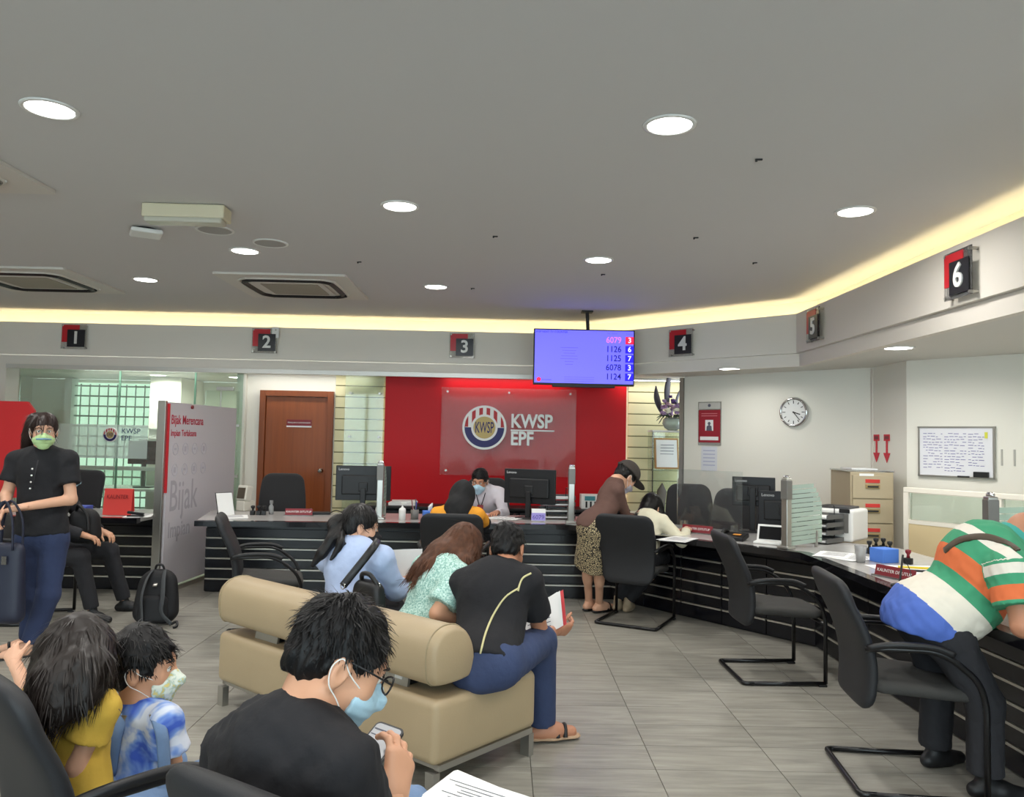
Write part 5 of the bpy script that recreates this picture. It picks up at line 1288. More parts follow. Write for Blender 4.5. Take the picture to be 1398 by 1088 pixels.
m_denim = mat('denim_blue', (50, 62, 94), .85, bump=.5, bscale=19, var=.18, vscale=5); m_denimd = mat('denim_dark', (42, 53, 84), .85, bump=.5, bscale=19, var=.15, vscale=5); m_denimw = mat('denim_washed', (110, 134, 168), .85, bump=.5, bscale=19, var=.15, vscale=9)
m_knit = mat('black_cotton', (22, 22, 26), .85, bump=.55, bscale=15); m_trouser = mat('charcoal_trousers', (36, 36, 40), .85, bump=.55, bscale=15)
m_shoe = mat('black_shoe', (24, 24, 26), .5)
def figure(label, J, top, bottom, skin=m_skin, k=1.0, build=1.0, vox=.011, base=None, shoe=('shoe', m_shoe), chestdrop=.06, q=1.45, foldamp=.0035, seed=1, back=.0, neckr=.05, attr=None):
    """J: joints pel ch(neck base) shL shR elL elR wrL wrR hiL hiR knL knR anL anR toL toR"""
    J = {a: Vector(b) for a, b in J.items()}
    s = Person(label, base if base is not None else (J['pel'].x, J['pel'].y, 0), skin, k)
    ls = (J['shR']-J['shL']).normalized(); lh = (J['hiR']-J['hiL']).normalized()
    nk = J['ch']; sh = (J['shL']+J['shR'])/2; axis = (nk-J['pel']).normalized(); fw = axis.cross(ls).normalized()*-1
    ches = lerp(sh, J['pel'], .16); mid = lerp(J['pel'], ches, .48)+fw*(-back)
    B = build*k
    wid = [.158*B, .142*B, .170*B]
    s.J = J
    body = Field(); s.torso(body, [J['pel'], mid, ches], [lh, ls, ls], wid, -.012, q)
    body.cone(ches, nk, .11*B, .055*k, .04, fw, 1.3)
    sleeve = top.get('sleeve', .6); e = top.get('e', .010)
    top_f = Field(); st = J['pel']-(mid-J['pel']).normalized()*(top.get('hem', .06) if 'hemn' not in top else .02)
    hn = Vector(top['hemn']).normalized() if 'hemn' in top else -(mid-J['pel']).normalized()
    s.torso(top_f, [st, J['pel'], mid, ches], [lh, lh, ls, ls], [wid[0]*1.02, wid[0], wid[1], wid[2]], e, q, .05, fa='hemn' not in top)
    hp_ = J['pel']+hn*top.get('hem', .06)*(1.0 if 'hemn' in top else 0) if 'hemn' in top else st
    if 'hemn' in top: st = J['pel']
    top_f.half(hp_, hn, hp_, .32*k)
    top_f.cone(ches, nk-axis*.012, .125*B+e, .060*k, .05, fw, 1.25, fb=True)
    for a in 'LR':
        S, E_, W_ = J['sh'+a], J['el'+a], J['wr'+a]
        for F, x in ((body, 0), (top_f, e)):
            F.cone(lerp(nk, sh, .5), S, .058*k+x, .052*B+x, .045)
        body.cone(S, E_, .048*B, .038*B, .02); body.cone(E_, W_, .040*B, .027*k, .02)
        if sleeve <= 1: top_f.cone(S, lerp(S, E_, sleeve), .054*B+e, .050*B+e+top.get('flare', .004), .03, fb=True)
        else: top_f.cone(S, E_, .054*B+e, .043*B+e, .03); top_f.cone(E_, lerp(E_, W_, sleeve-1), .043*B+e, .032*k+e, .02, fb=True)
    if top.get('v'): top_f.cone(nk+fw*.06+axis*.05, nk+fw*.115*B-axis*top['v'], .052*k, .012, .01, op='s')
    low = Field() if bottom else None
    if bottom:
        eb = bottom.get('e', .010); kd = bottom.get('kind', 'trousers')
        for F, x in ((body, -.01), (low, eb)):
            F.cone(lerp(J['hiL'], J['hiR'], .12), lerp(J['hiL'], J['hiR'], .88), .098*B+x, .098*B+x, .04)
        low.cone(J['pel'], lerp(J['pel'], mid, .5), .15*B+eb, .145*B+eb, .04, lh.cross((mid-J['pel']).normalized()), q, fb=True)
        for a in 'LR':
            H, K_, A = J['hi'+a], J['kn'+a], J['an'+a]
            body.cone(H, K_, .078*B, .052*B, .03); body.cone(K_, A, .052*B, .034*k, .02); body.ell(lerp(K_, A, .3), (.048*B, .048*B, .09*k), None, .04)
            if kd == 'trousers':
                low.cone(H, K_, .086*B+eb, .060*B+eb, .03); low.cone(K_, lerp(K_, A, bottom.get('len', .95)), .060*B+eb, bottom.get('cuff', .048)*k+eb, .03, fb=True)
        if kd == 'skirt':
            kn = lerp(J['knL'], J['knR'], .5); hp = lerp(J['hiL'], J['hiR'], .5)
            low.cone(hp, lerp(hp, kn, bottom.get('len', .95)), .155*B+eb, bottom.get('flare', .175)*k, .05, lh.cross((kn-hp).normalized()), 1.25, fb=True)
    s.flesh(body, .013)
    s.cloth(top.get('name', 'shirt'), top_f, top['mat'], vox, folds(foldamp, 34, seed, (1, 1, .7)), 1, top.get('attr'))
    if bottom: s.cloth(bottom.get('name', 'trousers'), low, bottom['mat'], vox+.001, folds(foldamp*.9, 32, seed+5), 1)
    if shoe:
        for a in 'LR': s.foot(J['an'+a], J['to'+a], shoe[0], shoe[1], 1.0)
    return s
def V(*a): return Vector(a)
# ---- the standing woman in black
Y = 5.23
J = dict(pel=P(57, 722, Y), ch=P(57, 617, Y), shL=P(92, 628, Y), shR=P(24, 628, Y+.03), elL=P(97, 682, Y-.03), elR=P(9, 676, Y), wrL=P(27, 693, Y-.24), wrR=P(8, 694, Y-.24),
         hiL=P(74, 735, Y), hiR=P(41, 735, Y), knL=P(66, 812, Y-.03), knR=P(44, 812, Y+.02), anL=V(-3.02, 5.20, .07), anR=V(-3.10, 5.32, .07), toL=V(-3.16, 5.06, .0), toR=V(-3.27, 5.22, 0))
w1 = figure('standing woman in black blouse and blue jeans wearing a green face mask', J, dict(mat=m_knit, sleeve=.62, hem=.04, name='blouse', e=.014, flare=.012, v=.13), dict(mat=m_denimd, name='jeans', cuff=.055), m_skin2, .95, .97, shoe=('sandal', m_black))
w1.head(P(60, 589, Y-.03), (.50, -.85, -.08), size=.93, neck=J['ch'])
w1.hair_long([([P(50, 575, Y+.02), P(42, 595, Y+.05), P(36, 618, Y+.06)], [.06, .05, .025])], mat('hair_darkbrown', (40, 26, 22), .45, spec=.35), front=.05)
w1.mask(m_maskg); W = w1.W
w1.mb(MB().tube([W(-.045, .112, -.045), W(0, .142, -.04), W(.045, .112, -.045)], .006, 6, flat=.5), 'mask_band', mat('mask_band_blue', (110, 150, 190), .7))
for x in (-1, 1): w1.mb(MB().tube([W(x*.031+.022*math.cos(q), .110, .004+.015*math.sin(q)) for q in np.linspace(0, 2*PI, 13)[:-1]], .0012, 5, True), 'glasses_rim', m_steel)
w1.mb(MB().tube([P(52, 628, Y-.125), P(47, 650, Y-.14), P(44, 668, Y-.15)], .004, 5), 'button_placket', m_trouser)
for k_ in range(4): w1.mb(MB().sphere(P(44-k_, 640+9*k_, Y-.150), .006, 5), 'button', m_white)
w1.hand(J['wrL'], V(-1, -.25, -.15), V(0, .3, -1), -1, size=.95); w1.hand(J['wrR'], V(-.2, -.4, -.8), V(.9, .2, 0), 1, size=.95)
w1.finish()
t = thing('handbag', 'dark navy handbag with steel buckle held by the standing woman', 'handbag', P(6, 790, 4.92))
b = MB(); loft(b, lambda v: .13-.02*v, lambda v: .06-.02*v, lambda v: 0, -.27, .22, rnd=.05); b.build('bag_body', mat('navy_bag', (30, 34, 52), .5), t, True)
for y in (-.05, .05): MB().tube(bez([(-.07, y, .18), (-.06, y, .36), (.0, y*.6, .47), (.06, y, .36), (.07, y, .18)], 5), .014, 8, flat=.5).build('strap', MATS['navy_bag'], t, True)
MB().box((.03, -.06, .12), (.03, .01, .05)).build('buckle', m_chrome, t)
# ---- seated visitor half hidden behind her
J = dict(pel=V(-3.60, 6.18, .50), ch=V(-3.50, 6.24, .97), shL=V(-3.50, 6.40, .93), shR=V(-3.46, 6.05, .93), elL=V(-3.36, 6.45, .72), elR=V(-3.33, 6.02, .72), wrL=V(-3.16, 6.33, .66), wrR=V(-3.17, 6.08, .66),
         hiL=V(-3.57, 6.27, .50), hiR=V(-3.56, 6.09, .50), knL=V(-3.13, 6.40, .50), knR=V(-3.20, 6.10, .49), anL=V(-3.05, 6.52, .08), anR=V(-3.11, 6.14, .08), toL=V(-2.86, 6.55, 0), toR=V(-2.92, 6.10, 0))
p2 = figure('person in dark trousers seated behind the standing woman at counter one', J, dict(mat=m_trouser, sleeve=1.9, name='jacket'), dict(mat=m_trouser), m_skin, .92, 1.0)
p2.head(V(-3.43, 6.25, 1.10), (.9, .3, -.2), size=.93, neck=J['ch']); p2.hair_short(); p2.mask(); p2.hand(J['wrL'], V(.9, -.2, -.3), V(0, 0, -1), -1); p2.hand(J['wrR'], V(.9, .2, -.3), V(0, 0, -1), 1); p2.finish()
t = thing('backpack', 'black bag resting on the lap of the seated person at counter one', 'bag', P(113, 760, 6.2)); t.location.z = .58
b = MB(); loft(b, lambda v: .13-.03*v, lambda v: .09-.03*v, lambda v: 0, 0.0, .27, rnd=.08); b.build('bag_body', MATS['backpack_black'], t, True)
MB().tube(bez([(-.05, -.03, .25), (0, -.09, .30), (.06, -.08, .22), (.08, -.09, .1)], 5), .012, 6).build('strap', m_black, t, True)
# ---- woman in light blue shirt on the couch
J = dict(pel=V(-.82, 4.18, .49), ch=P(483, 744, 4.36), shL=P(448, 764, 4.50), shR=P(520, 762, 4.22), elL=P(500, 800, 4.62), elR=P(541, 806, 4.30), wrL=P(552, 790, 4.60), wrR=P(556, 792, 4.48),
         hiL=V(-.90, 4.25, .48), hiR=V(-.74, 4.11, .48), knL=V(-.62, 4.62, .46), knR=V(-.45, 4.47, .46), anL=V(-.55, 4.72, .08), anR=V(-.40, 4.55, .08), toL=V(-.44, 4.86, 0), toR=V(-.28, 4.70, 0))
m_shirtb = mat('pale_blue_shirt', (168, 184, 216), .8, bump=.55, bscale=15)
w2 = figure('woman in pale blue shirt with a long ponytail and black face mask on the couch', J, dict(mat=m_shirtb, sleeve=1.55, hem=.04, e=.014), dict(mat=m_trouser), m_skin2, .93, 1.06, back=.035, foldamp=.005)
w2.head(P(492, 720, 4.42), (.88, .30, -.22), (.1, .1, 1), size=.95, neck=J['ch'])
w2.hair_short(m_hair, .001, grow=.003, low=-.05, front=.04, ns=1200, L=.05, sw=.003, lift=.03); w2.mask(m_maskk, lm=m_maskk)
F = Field(); F.chain([w2.W(0, -.10, .03), w2.W(0, -.14, -.01), P(455, 735, 4.33), P(440, 755, 4.30), P(426, 772, 4.28)], [.035, .042, .036, .028, .010], .02); F.chain([w2.W(-.01, -.13, 0), P(466, 742, 4.27), P(452, 764, 4.24)], [.03, .022, .008], .02)
w2.cloth('ponytail', F, m_hair, .006, spikes(P(480, 700, 4.35), .002, 3, 70))
w2.mb(MB().tube([w2.W(.02*math.cos(q), -.108+.0, .02+.02*math.sin(q)) for q in np.linspace(0, 2*PI, 11)[:-1]], .007, 6, True), 'hair_tie', mat('hair_tie', (120, 80, 96), .6))
F = Field(); c0 = J['ch']; F.cone(c0+V(0, 0, -.005), c0+V(.015, .01, .03), .072, .064, .01, fa=True, fb=True); w2.cloth('collar', F, m_shirtb, .007)
w2.hand(J['wrR'], V(.8, .5, .1), V(-.3, .4, -.2), 1); w2.hand(J['wrL'], V(.9, .3, .1), V(0, -.6, -.4), -1); w2.finish()
t = thing('document', 'white form held by the woman in pale blue', 'papers', P(549, 780, 4.47)); MB().grid(5, 5, lambda u, v: Vector(((u-.5)*.21, (u-.5)*.10+.02*math.sin(PI*u), (v-.5)*.24))).build('sheet', m_paper, t, True)
# ---- her black handbag on the backrest
hb = P(503, 816, 4.02)
t = thing('shoulder_bag', 'black shoulder bag with steel rings hanging behind the woman in pale blue', 'handbag', hb, cang2)
b = MB(); loft(b, lambda v: .125-.035*v, lambda v: .055-.02*v, lambda v: 0, -.11, .09, rnd=.05); b.build('bag_body', mat('black_leather', (18, 18, 20), .4), t, True)
MB().tube(bez([(-.05, 0, .06), (-.03, -.02, .115), (.03, -.02, .12), (.07, 0, .07)], 5), .012, 8).build('handle', MATS['black_leather'], t, True)
strp = [Vector(p_)-hb for p_ in (P(468, 800, 4.05), P(480, 785, 4.06), P(500, 760, 4.09), P(512, 744, 4.14), P(516, 737, 4.22))]
Ri = Matrix.Rotation(-cang2, 3, 'Z'); MB().tube(bez([Ri @ q for q in strp], 5), .020, 8, flat=.3).build('strap', MATS['black_leather'], t, True)
for q in (strp[0], Ri.inverted() @ Vector((.07, 0, .07))): MB().tube([Ri @ q+Vector((.016*math.cos(a), 0, .016*math.sin(a))) for a in np.linspace(0, 2*PI, 11)[:-1]], .003, 5, True).build('ring', m_chrome, t, True)
# ---- woman with long brown hair in the mint dress
J = dict(pel=V(-.42, 3.86, .49), ch=P(615, 766, 3.98), shL=P(578, 775, 4.10), shR=P(625, 785, 3.86), elL=P(598, 830, 4.2), elR=P(596, 838, 3.76), wrL=P(640, 835, 4.25), wrR=P(648, 852, 3.90),
         hiL=V(-.50, 3.92, .48), hiR=V(-.35, 3.80, .48), knL=V(-.22, 4.30, .46), knR=V(-.10, 4.16, .46), anL=V(-.16, 4.40, .08), anR=V(-.04, 4.26, .08), toL=V(-.05, 4.54, 0), toR=V(.07, 4.40, 0))
m_mint = blotch_mat('mint_print', [(118, 160, 150), (158, 194, 184), (196, 220, 212)], 130, (.38, .62))
w3 = figure('woman with long brown hair in a mint printed dress on the couch', J, dict(mat=m_mint, sleeve=.78, hem=.08, name='dress_top', flare=.022, e=.012), dict(mat=m_mint, kind='skirt', name='dress_skirt', len=.98, flare=.17), m_skin, .92, .95, back=.03)
w3.head(P(633, 750, 4.08), (.62, .62, -.55), (.4, .4, .8), size=.95, neck=J['ch'])
hc = w3.hc
w3.hair_long([([w3.W(0, -.03, .05), P(610, 758, 4.0), P(590, 775, 3.93), P(568, 792, 3.90)], [.075, .075, .06, .022]), ([w3.W(-.03, -.03, .06), P(600, 755, 4.02), P(575, 778, 3.96), P(556, 790, 3.95)], [.06, .06, .045, .012]),
              ([w3.W(.06, .0, .02), P(632, 770, 3.95), P(612, 790, 3.88), P(598, 797, 3.86)], [.04, .05, .045, .012]), ([w3.W(.07, .03, -.01), w3.W(.075, .05, -.08)], [.03, .012])], m_hairb, seed=4, amp=.004)
w3.hand(J['wrR'], V(.7, .6, .1), V(-.3, .3, .6), 1); w3.hand(J['wrL'], V(.9, .1, .1), V(0, -.6, .4), -1); w3.finish()
# ---- man in black shirt with piping
J = dict(pel=V(-.075, 3.52, .49), ch=P(690, 776, 3.74), shL=P(632, 797, 3.80), shR=P(722, 793, 3.70), elL=P(668, 850, 4.00), elR=P(739, 868, 3.84), wrL=P(716, 862, 4.10), wrR=P(760, 860, 4.02),
         hiL=V(-.15, 3.60, .48), hiR=V(.01, 3.48, .48), knL=V(.06, 3.98, .47), knR=V(.20, 3.84, .49), anL=V(.12, 4.02, .085), anR=V(.215, 3.90, .085), toL=V(.26, 4.14, .012), toR=V(.37, 3.94, .012))
m3 = figure('man in black shirt with pale piping and jeans reading papers on the couch', J, dict(mat=m_knit, sleeve=.60, hem=.05, e=.012, flare=.012), dict(mat=m_denim, name='jeans', cuff=.055, len=1.0, e=.012), m_skin3, .95, 1.05, back=.03, foldamp=.0028, shoe=('sandal', mat('sandal_tan', (170, 140, 112), .7)))
m3.head(P(693, 750, 3.84), (.25, .80, -.50), (.1, .5, .85), size=.97, neck=J['ch']); m3.hair_short(grow=-.002, low=-.06, seed=2, ns=1800, L=.025, sw=.003, lift=.2)
m_pip = mat('pale_piping', (196, 188, 140), .7)
def surf(px, py, Yo): return P(px, py, Yo)
m3.pip = [(725, 781, 3.635), (715, 788, 3.60), (709, 800, 3.585), (706, 806, 3.565), (690, 818, 3.515), (676, 838, 3.46), (666, 860, 3.415), (660, 882, 3.385), (656, 903, 3.37)]
m3.hand(J['wrR'], V(.55, .45, -.05), V(-.65, .3, .4), 1, (.5, .6, .4)); m3.hand(J['wrL'], V(.75, .2, -.1), V(.2, -.5, .6), -1, (.5, .6, .4)); m3.finish()
dg = bpy.context.evaluated_depsgraph_get()
t = thing('document', 'white forms with a red sheet held by the man with piping', 'papers', P(738, 848, 3.98)); t.rotation_euler = (math.radians(-38), math.radians(-12), math.radians(-10))
for k_, (dx, mt_) in enumerate(((-.012, m_paper), (.0, m_paper), (.015, mat('red_sheet', (196, 70, 74), .7)))):
    MB().grid(6, 5, lambda u, v: Vector(((u-.5)*.22+dx, .012*k_+.03*math.sin(PI*u), (v-.5)*.19+.05*u+.01*k_)) if True else None).build('sheet', mt_, t, True)
for k_ in range(5): MB().box((-.01, -.001+.012, .05-k_*.022), (.12, .001, .004), ry=-.22).build('text_line', m_ink, t)
# ---- person in black headscarf and yellow top
J = dict(pel=V(-.375, 6.42, .50), ch=V(-.37, 6.60, .855), shL=V(-.53, 6.62, .815), shR=V(-.21, 6.62, .815), elL=V(-.58, 6.86, .73), elR=V(-.15, 6.84, .73), wrL=V(-.48, 7.08, .735), wrR=V(-.22, 7.08, .735),
         hiL=V(-.47, 6.44, .49), hiR=V(-.28, 6.44, .49), knL=V(-.50, 6.86, .49), knR=V(-.25, 6.86, .49), anL=V(-.50, 6.90, .08), anR=V(-.25, 6.90, .08), toL=V(-.50, 7.08, 0), toR=V(-.25, 7.08, 0))
m_yel = mat('amber_top', (222, 150, 40), .8, bump=.55, bscale=15)
p4 = figure('person in black headscarf and amber top seated at counter three', J, dict(mat=m_yel, sleeve=.75, hem=.05, e=.014), dict(mat=m_trouser), m_skin, .93, 1.0)
for a in 'LR':
    F = Field(); F.cone(lerp(J['sh'+a], J['el'+a], .6), J['el'+a], .058, .052, .02); F.cone(J['el'+a], lerp(J['el'+a], J['wr'+a], .85), .052, .042, .02, fb=True); p4.cloth('dark_sleeve', F, m_knit, .01)
p4.head(P(632, 677, 6.72), (.15, 1, -.25), size=.93, neck=J['ch'])
F = Field(); W, R = p4.W, p4.R
F.ell(W(0, -.015, .03), np.array((.095, .115, .105)), R, .02); F.ell(W(0, -.03, -.05), np.array((.088, .09, .09)), R, .03); F.cone(W(0, -.03, .0), J['ch']+V(0, -.01, .0), .098, .105, .05); F.cone(J['ch']+V(0, -.01, .0), J['ch']+V(0, -.085, -.14), .105, .09, .06, V(0, 1, .3), 1.5)
F.ell(W(0, .13, -.02), np.array((.06, .08, .09)), R, .015, 's'); p4.cloth('headscarf', F, mat('scarf_black', (18, 18, 20), .8), .008, folds(.004, 16, 3))
p4.hand(J['wrL'], V(.3, 1, 0), V(0, 0, -1), -1); p4.hand(J['wrR'], V(-.3, 1, 0), V(0, 0, -1), 1); p4.finish()
# ---- clerk behind the desk
J = dict(pel=V(-.20, 8.32, .52), ch=V(-.225, 8.16, .955), shL=V(-.04, 8.17, .90), shR=V(-.38, 8.17, .90), elL=V(.02, 8.02, .70), elR=V(-.45, 8.0, .70), wrL=V(-.06, 7.80, .735), wrR=V(-.34, 7.80, .735),
         hiL=V(-.11, 8.3, .51), hiR=V(-.29, 8.3, .51), knL=V(-.10, 7.95, .50), knR=V(-.30, 7.95, .50), anL=V(-.10, 7.93, .08), anR=V(-.30, 7.93, .08), toL=V(-.10, 7.74, 0), toR=V(-.30, 7.74, 0))
p5 = figure('clerk in white shirt and blue face mask sitting behind counter three', J, dict(mat=mat('white_shirt', (206, 200, 206), .8, bump=.55, bscale=15), sleeve=1.8, hem=.02, e=.012), dict(mat=m_trouser), m_skin3, .93, 1.0, q=1.5)
p5.head(P(655, 657, 8.08), (-.22, -.95, -.28), (0, -.2, 1), size=.97, neck=J['ch']); p5.hair_short(front=.06, seed=5); p5.mask()
W = p5.W
for x in (-1, 1): p5.mb(MB().tube(bez([J['ch']+V(x*.05, -.02, .0), J['ch']+V(x*.045, -.09, -.06), J['ch']+V(x*.01, -.105, -.18)], 5), .007, 6, flat=.4), 'lanyard', m_trouser)
p5.mb(MB().box(J['ch']+V(0, -.115, -.21), (.06, .006, .08)), 'name_badge', m_dred, False)
p5.hand(J['wrL'], V(-.3, -1, -.05), V(0, 0, -1), -1); p5.hand(J['wrR'], V(.3, -1, -.05), V(0, 0, -1), 1); p5.finish()
# ---- woman in brown top and cap bending over the counter
J = dict(pel=V(.745, 6.50, .80), ch=P(841, 656, 6.66), shL=P(833, 668, 6.78), shR=P(843, 670, 6.54), elL=P(858, 705, 6.9), elR=P(855, 706, 6.62), wrL=P(880, 704, 7.05), wrR=P(880, 708, 6.85),
         hiL=V(.69, 6.54, .74), hiR=V(.80, 6.42, .74), knL=V(.72, 6.70, .42), knR=V(.81, 6.58, .42), anL=V(.76, 6.87, .07), anR=V(.84, 6.80, .07), toL=V(.87, 7.0, .01), toR=V(.97, 6.90, .01))
w6 = figure('woman in brown top, spotted skirt and cap bending over counter four', J, dict(mat=mat('brown_knit', (92, 66, 58), .85, bump=.45, bscale=18), sleeve=1.75, hem=.035, hemn=(0, 0, -1), name='top', e=.008), dict(mat=blotch_mat('spotted_print', [(30, 26, 24), (196, 178, 140)], 70, (.10, .16), 'cells'), kind='skirt', name='skirt', len=1.0, flare=.185), m_skin2, .93, .84, back=.03, shoe=('sandal', m_black))
w6.head(P(854, 652, 6.78), (.62, .35, -.70), (.6, .3, .7), size=.95, neck=J['ch']); w6.hair_short(m_hair, .002, grow=.003, low=-.06); w6.mask(mat('mask_grey', (176, 172, 184), .8))
W, R = w6.W, w6.R
m_cap = mat('cap_brown', (62, 56, 52), .85, bump=.1, bscale=300)
F = Field(); F.ell(W(0, -.012, .055), np.array((.098, .118, .10)), R, .01); F.half(W(0, 0, .042), -w6.hu); w6.cloth('cap_crown', F, m_cap, .006)
F = Field(); F.ell(W(0, .125, .052), np.array((.085, .09, .010)), R, .01); w6.cloth('cap_brim', F, m_cap, .005)
w6.mb(MB().tube([W(.03*math.cos(q), -.135, .045+.015*math.sin(q)) for q in np.linspace(0, PI, 7)], .008, 6), 'cap_strap', m_cap)
w6.hand(J['wrL'], V(.8, .2, -.2), V(0, 0, -1), -1); w6.hand(J['wrR'], V(.8, .3, -.2), V(0, 0, -1), 1); w6.finish()
# ---- woman in cream top writing
J = dict(pel=V(1.10, 6.46, .50), ch=P(876, 704, 6.68), shL=P(862, 708, 6.82), shR=P(904, 712, 6.58), elL=P(888, 733, 7.0), elR=P(931, 739, 6.50), wrL=P(922, 724, 6.82), wrR=P(938, 722, 6.66),
         hiL=V(1.02, 6.50, .49), hiR=V(1.17, 6.41, .49), knL=V(1.22, 6.85, .48), knR=V(1.36, 6.75, .48), anL=V(1.01, 6.90, .09), anR=V(1.09, 6.86, .09), toL=V(1.10, 7.05, 0), toR=V(1.16, 7.0, 0))
w7 = figure('woman with black hair in a cream top writing at counter four', J, dict(mat=mat('cream_knit', (214, 208, 184), .85, bump=.45, bscale=18), sleeve=1.85, hem=.05, e=.010, name='top'), dict(mat=m_trouser), m_skin2, .92, .95, back=.03, shoe=None)
for a in 'LR': w7.foot(J['an'+a], J['to'+a], 'shoe', mat('boot_beige', (168, 150, 124), .6), 1.0, 'ankle_boot')
w7.head(P(890, 694, 6.80), (.55, .55, -.60), (.4, .5, .8), size=.95, neck=J['ch'])
w7.hair_long([([w7.W(0, -.05, 0), P(878, 700, 6.70), P(868, 706, 6.64)], [.07, .045, .02]), ([w7.W(.06, .02, .02), w7.W(.075, .05, -.06), w7.W(.07, .07, -.13)], [.04, .035, .012]), ([w7.W(-.06, .02, .02), w7.W(-.075, .05, -.06), w7.W(-.07, .06, -.12)], [.04, .035, .012])], m_hair, seed=6)
w7.hand(J['wrR'], V(.4, .8, -.1), V(-.3, .1, -1), 1, (.6, .7, .5)); w7.hand(J['wrL'], V(.9, -.1, -.1), V(0, 0, -1), -1); w7.finish()
# ---- man in striped polo
J = dict(pel=V(1.88, 3.47, .735), ch=V(2.20, 3.42, 1.055), shL=V(2.14, 3.63, 1.01), shR=V(2.06, 3.22, .975), elL=V(2.32, 3.70, .76), elR=V(2.06, 3.14, .755), wrL=V(2.44, 3.55, .73), wrR=V(2.30, 3.16, .725),
         hiL=V(1.89, 3.57, .67), hiR=V(1.89, 3.37, .67), knL=V(1.99, 3.63, .39), knR=V(2.04, 3.36, .39), anL=V(2.00, 3.68, .085), anR=V(2.04, 3.36, .085), toL=V(2.17, 3.74, 0), toR=V(2.22, 3.34, 0))
stops = [(0, (72, 100, 178)), (.20, (212, 206, 192)), (.40, (58, 142, 104)), (.485, (206, 104, 58)), (.60, (58, 142, 104)), (.71, (214, 208, 196)), (.775, (58, 142, 104)), (.90, (58, 142, 104))]
Jp = J
def polo_tone(Vx):
    a = np.array(Jp['pel']); b = np.array(Jp['ch']); d = b-a; L = np.linalg.norm(d); d /= L
    t_ = ((Vx-a) @ d)/L
    base = np.clip(.20+.02+(t_+.02)*.66, 0, .89)
    for s_ in 'LR':
        S = np.array(Jp['sh'+s_]); E_ = np.array(Jp['el'+s_]); u_ = E_-S; l = np.linalg.norm(u_); u_ /= l
        w_ = (Vx-S) @ u_; r_ = np.linalg.norm((Vx-S)-np.outer(w_, u_), axis=1)
        on_ = (r_ < .095) & (w_ > -.02)
        f = w_/l
        sl = np.interp(f, [-.12, 0, .16, .34, .60, .66], [.80, .772, .71, .60, .485, .46])
        base = np.where(on_, sl, base)
    t2 = ((Vx-a) @ d)
    base = np.where(t2 < -.005, np.clip(.2+t2*2+.01, .02, .2), base)
    return base
m_polo = tone_mat('polo_stripes', stops)
p8 = figure('bald man in green, orange and white striped polo bending over counter six', J, dict(mat=m_polo, sleeve=.66, hem=.10, hemn=(-.25, 0, -1), e=.020, name='polo_shirt', attr=polo_tone, flare=.016), dict(mat=m_trouser, cuff=.065, e=.006), m_skin3, .97, 1.10, back=.05, q=1.22, vox=.0075, foldamp=.004)
p8.head(P(1405, 740, 3.40), (.85, -.18, -.50), (.5, 0, .85), size=1.0, neck=J['ch'], nr=.06); p8.mask(m_maskk, lm=m_maskk)
F = Field(); F.cone(J['ch']+V(-.02, 0, -.015), J['ch']+V(.03, 0, .03), .085, .078, .01, fa=True, fb=True); p8.cloth('collar', F, mat('polo_collar', (64, 150, 140), .85), .008)
p8.hand(J['wrR'], V(1, .2, -.1), V(0, 0, -1), 1); p8.hand(J['wrL'], V(1, -.2, -.1), V(0, 0, -1), -1)
p8.finish()
m_pstrap = mat('brown_strap', (72, 60, 46), .6)
# ---- girl in yellow
fA = V(.57, .82, 0); rA = V(.82, -.57, 0)
ca = V(-1.0, 2.04, 0)
J = dict(pel=ca+V(-.08, .06, .47), ch=P(112, 945, 2.14), shL=P(62, 962, 2.26), shR=P(138, 966, 2.08), elL=P(40, 950, 2.36), elR=P(104, 1048, 2.06), wrL=P(20, 905, 2.40), wrR=P(128, 1110, 2.14),
         hiL=ca+V(-.14, .09, .47), hiR=ca+V(-.01, .02, .47), knL=ca+V(.03, .36, .47), knR=ca+V(.16, .29, .46), anL=ca+V(.08, .42, .17), anR=ca+V(.21, .35, .17), toL=ca+V(.16, .52, .10), toR=ca+V(.29, .45, .10))
g = figure('girl with long dark hair in a yellow top on the near chair', J, dict(mat=mat('yellow_cotton', (196, 160, 62), .85, bump=.5, bscale=18), sleeve=.55, hem=.06, name='top', e=.010, flare=.014), dict(mat=m_denimw), m_skin2, .72, .85, vox=.008)
g.head(P(104, 897, 2.15), (-.35, .85, -.25), size=.86, neck=J['ch'], vox=.006)
g.hair_long([([g.W(0, -.03, .02), P(85, 930, 2.04), P(75, 960, 2.00), P(80, 985, 1.98)], [.075, .07, .05, .015]), ([g.W(.03, -.03, .02), P(118, 915, 2.05), P(112, 945, 2.02), P(100, 970, 2.0)], [.07, .055, .045, .015]),
             ([g.W(-.05, -.01, .02), P(72, 925, 2.1), P(58, 950, 2.08), P(56, 975, 2.06)], [.06, .055, .04, .012]), ([g.W(.07, .0, .0), P(142, 925, 2.10), P(146, 945, 2.09)], [.03, .02, .006])], mat('hair_girl', (30, 23, 20), .45, spec=.4), seed=8, amp=.004)
g.hand(J['wrL'], V(-.3, .3, .25), V(.4, .3, -.5), -1, size=.85); g.hand(J['wrR'], V(.5, .6, -.1), V(0, 0, -1), 1, size=.85); g.finish()
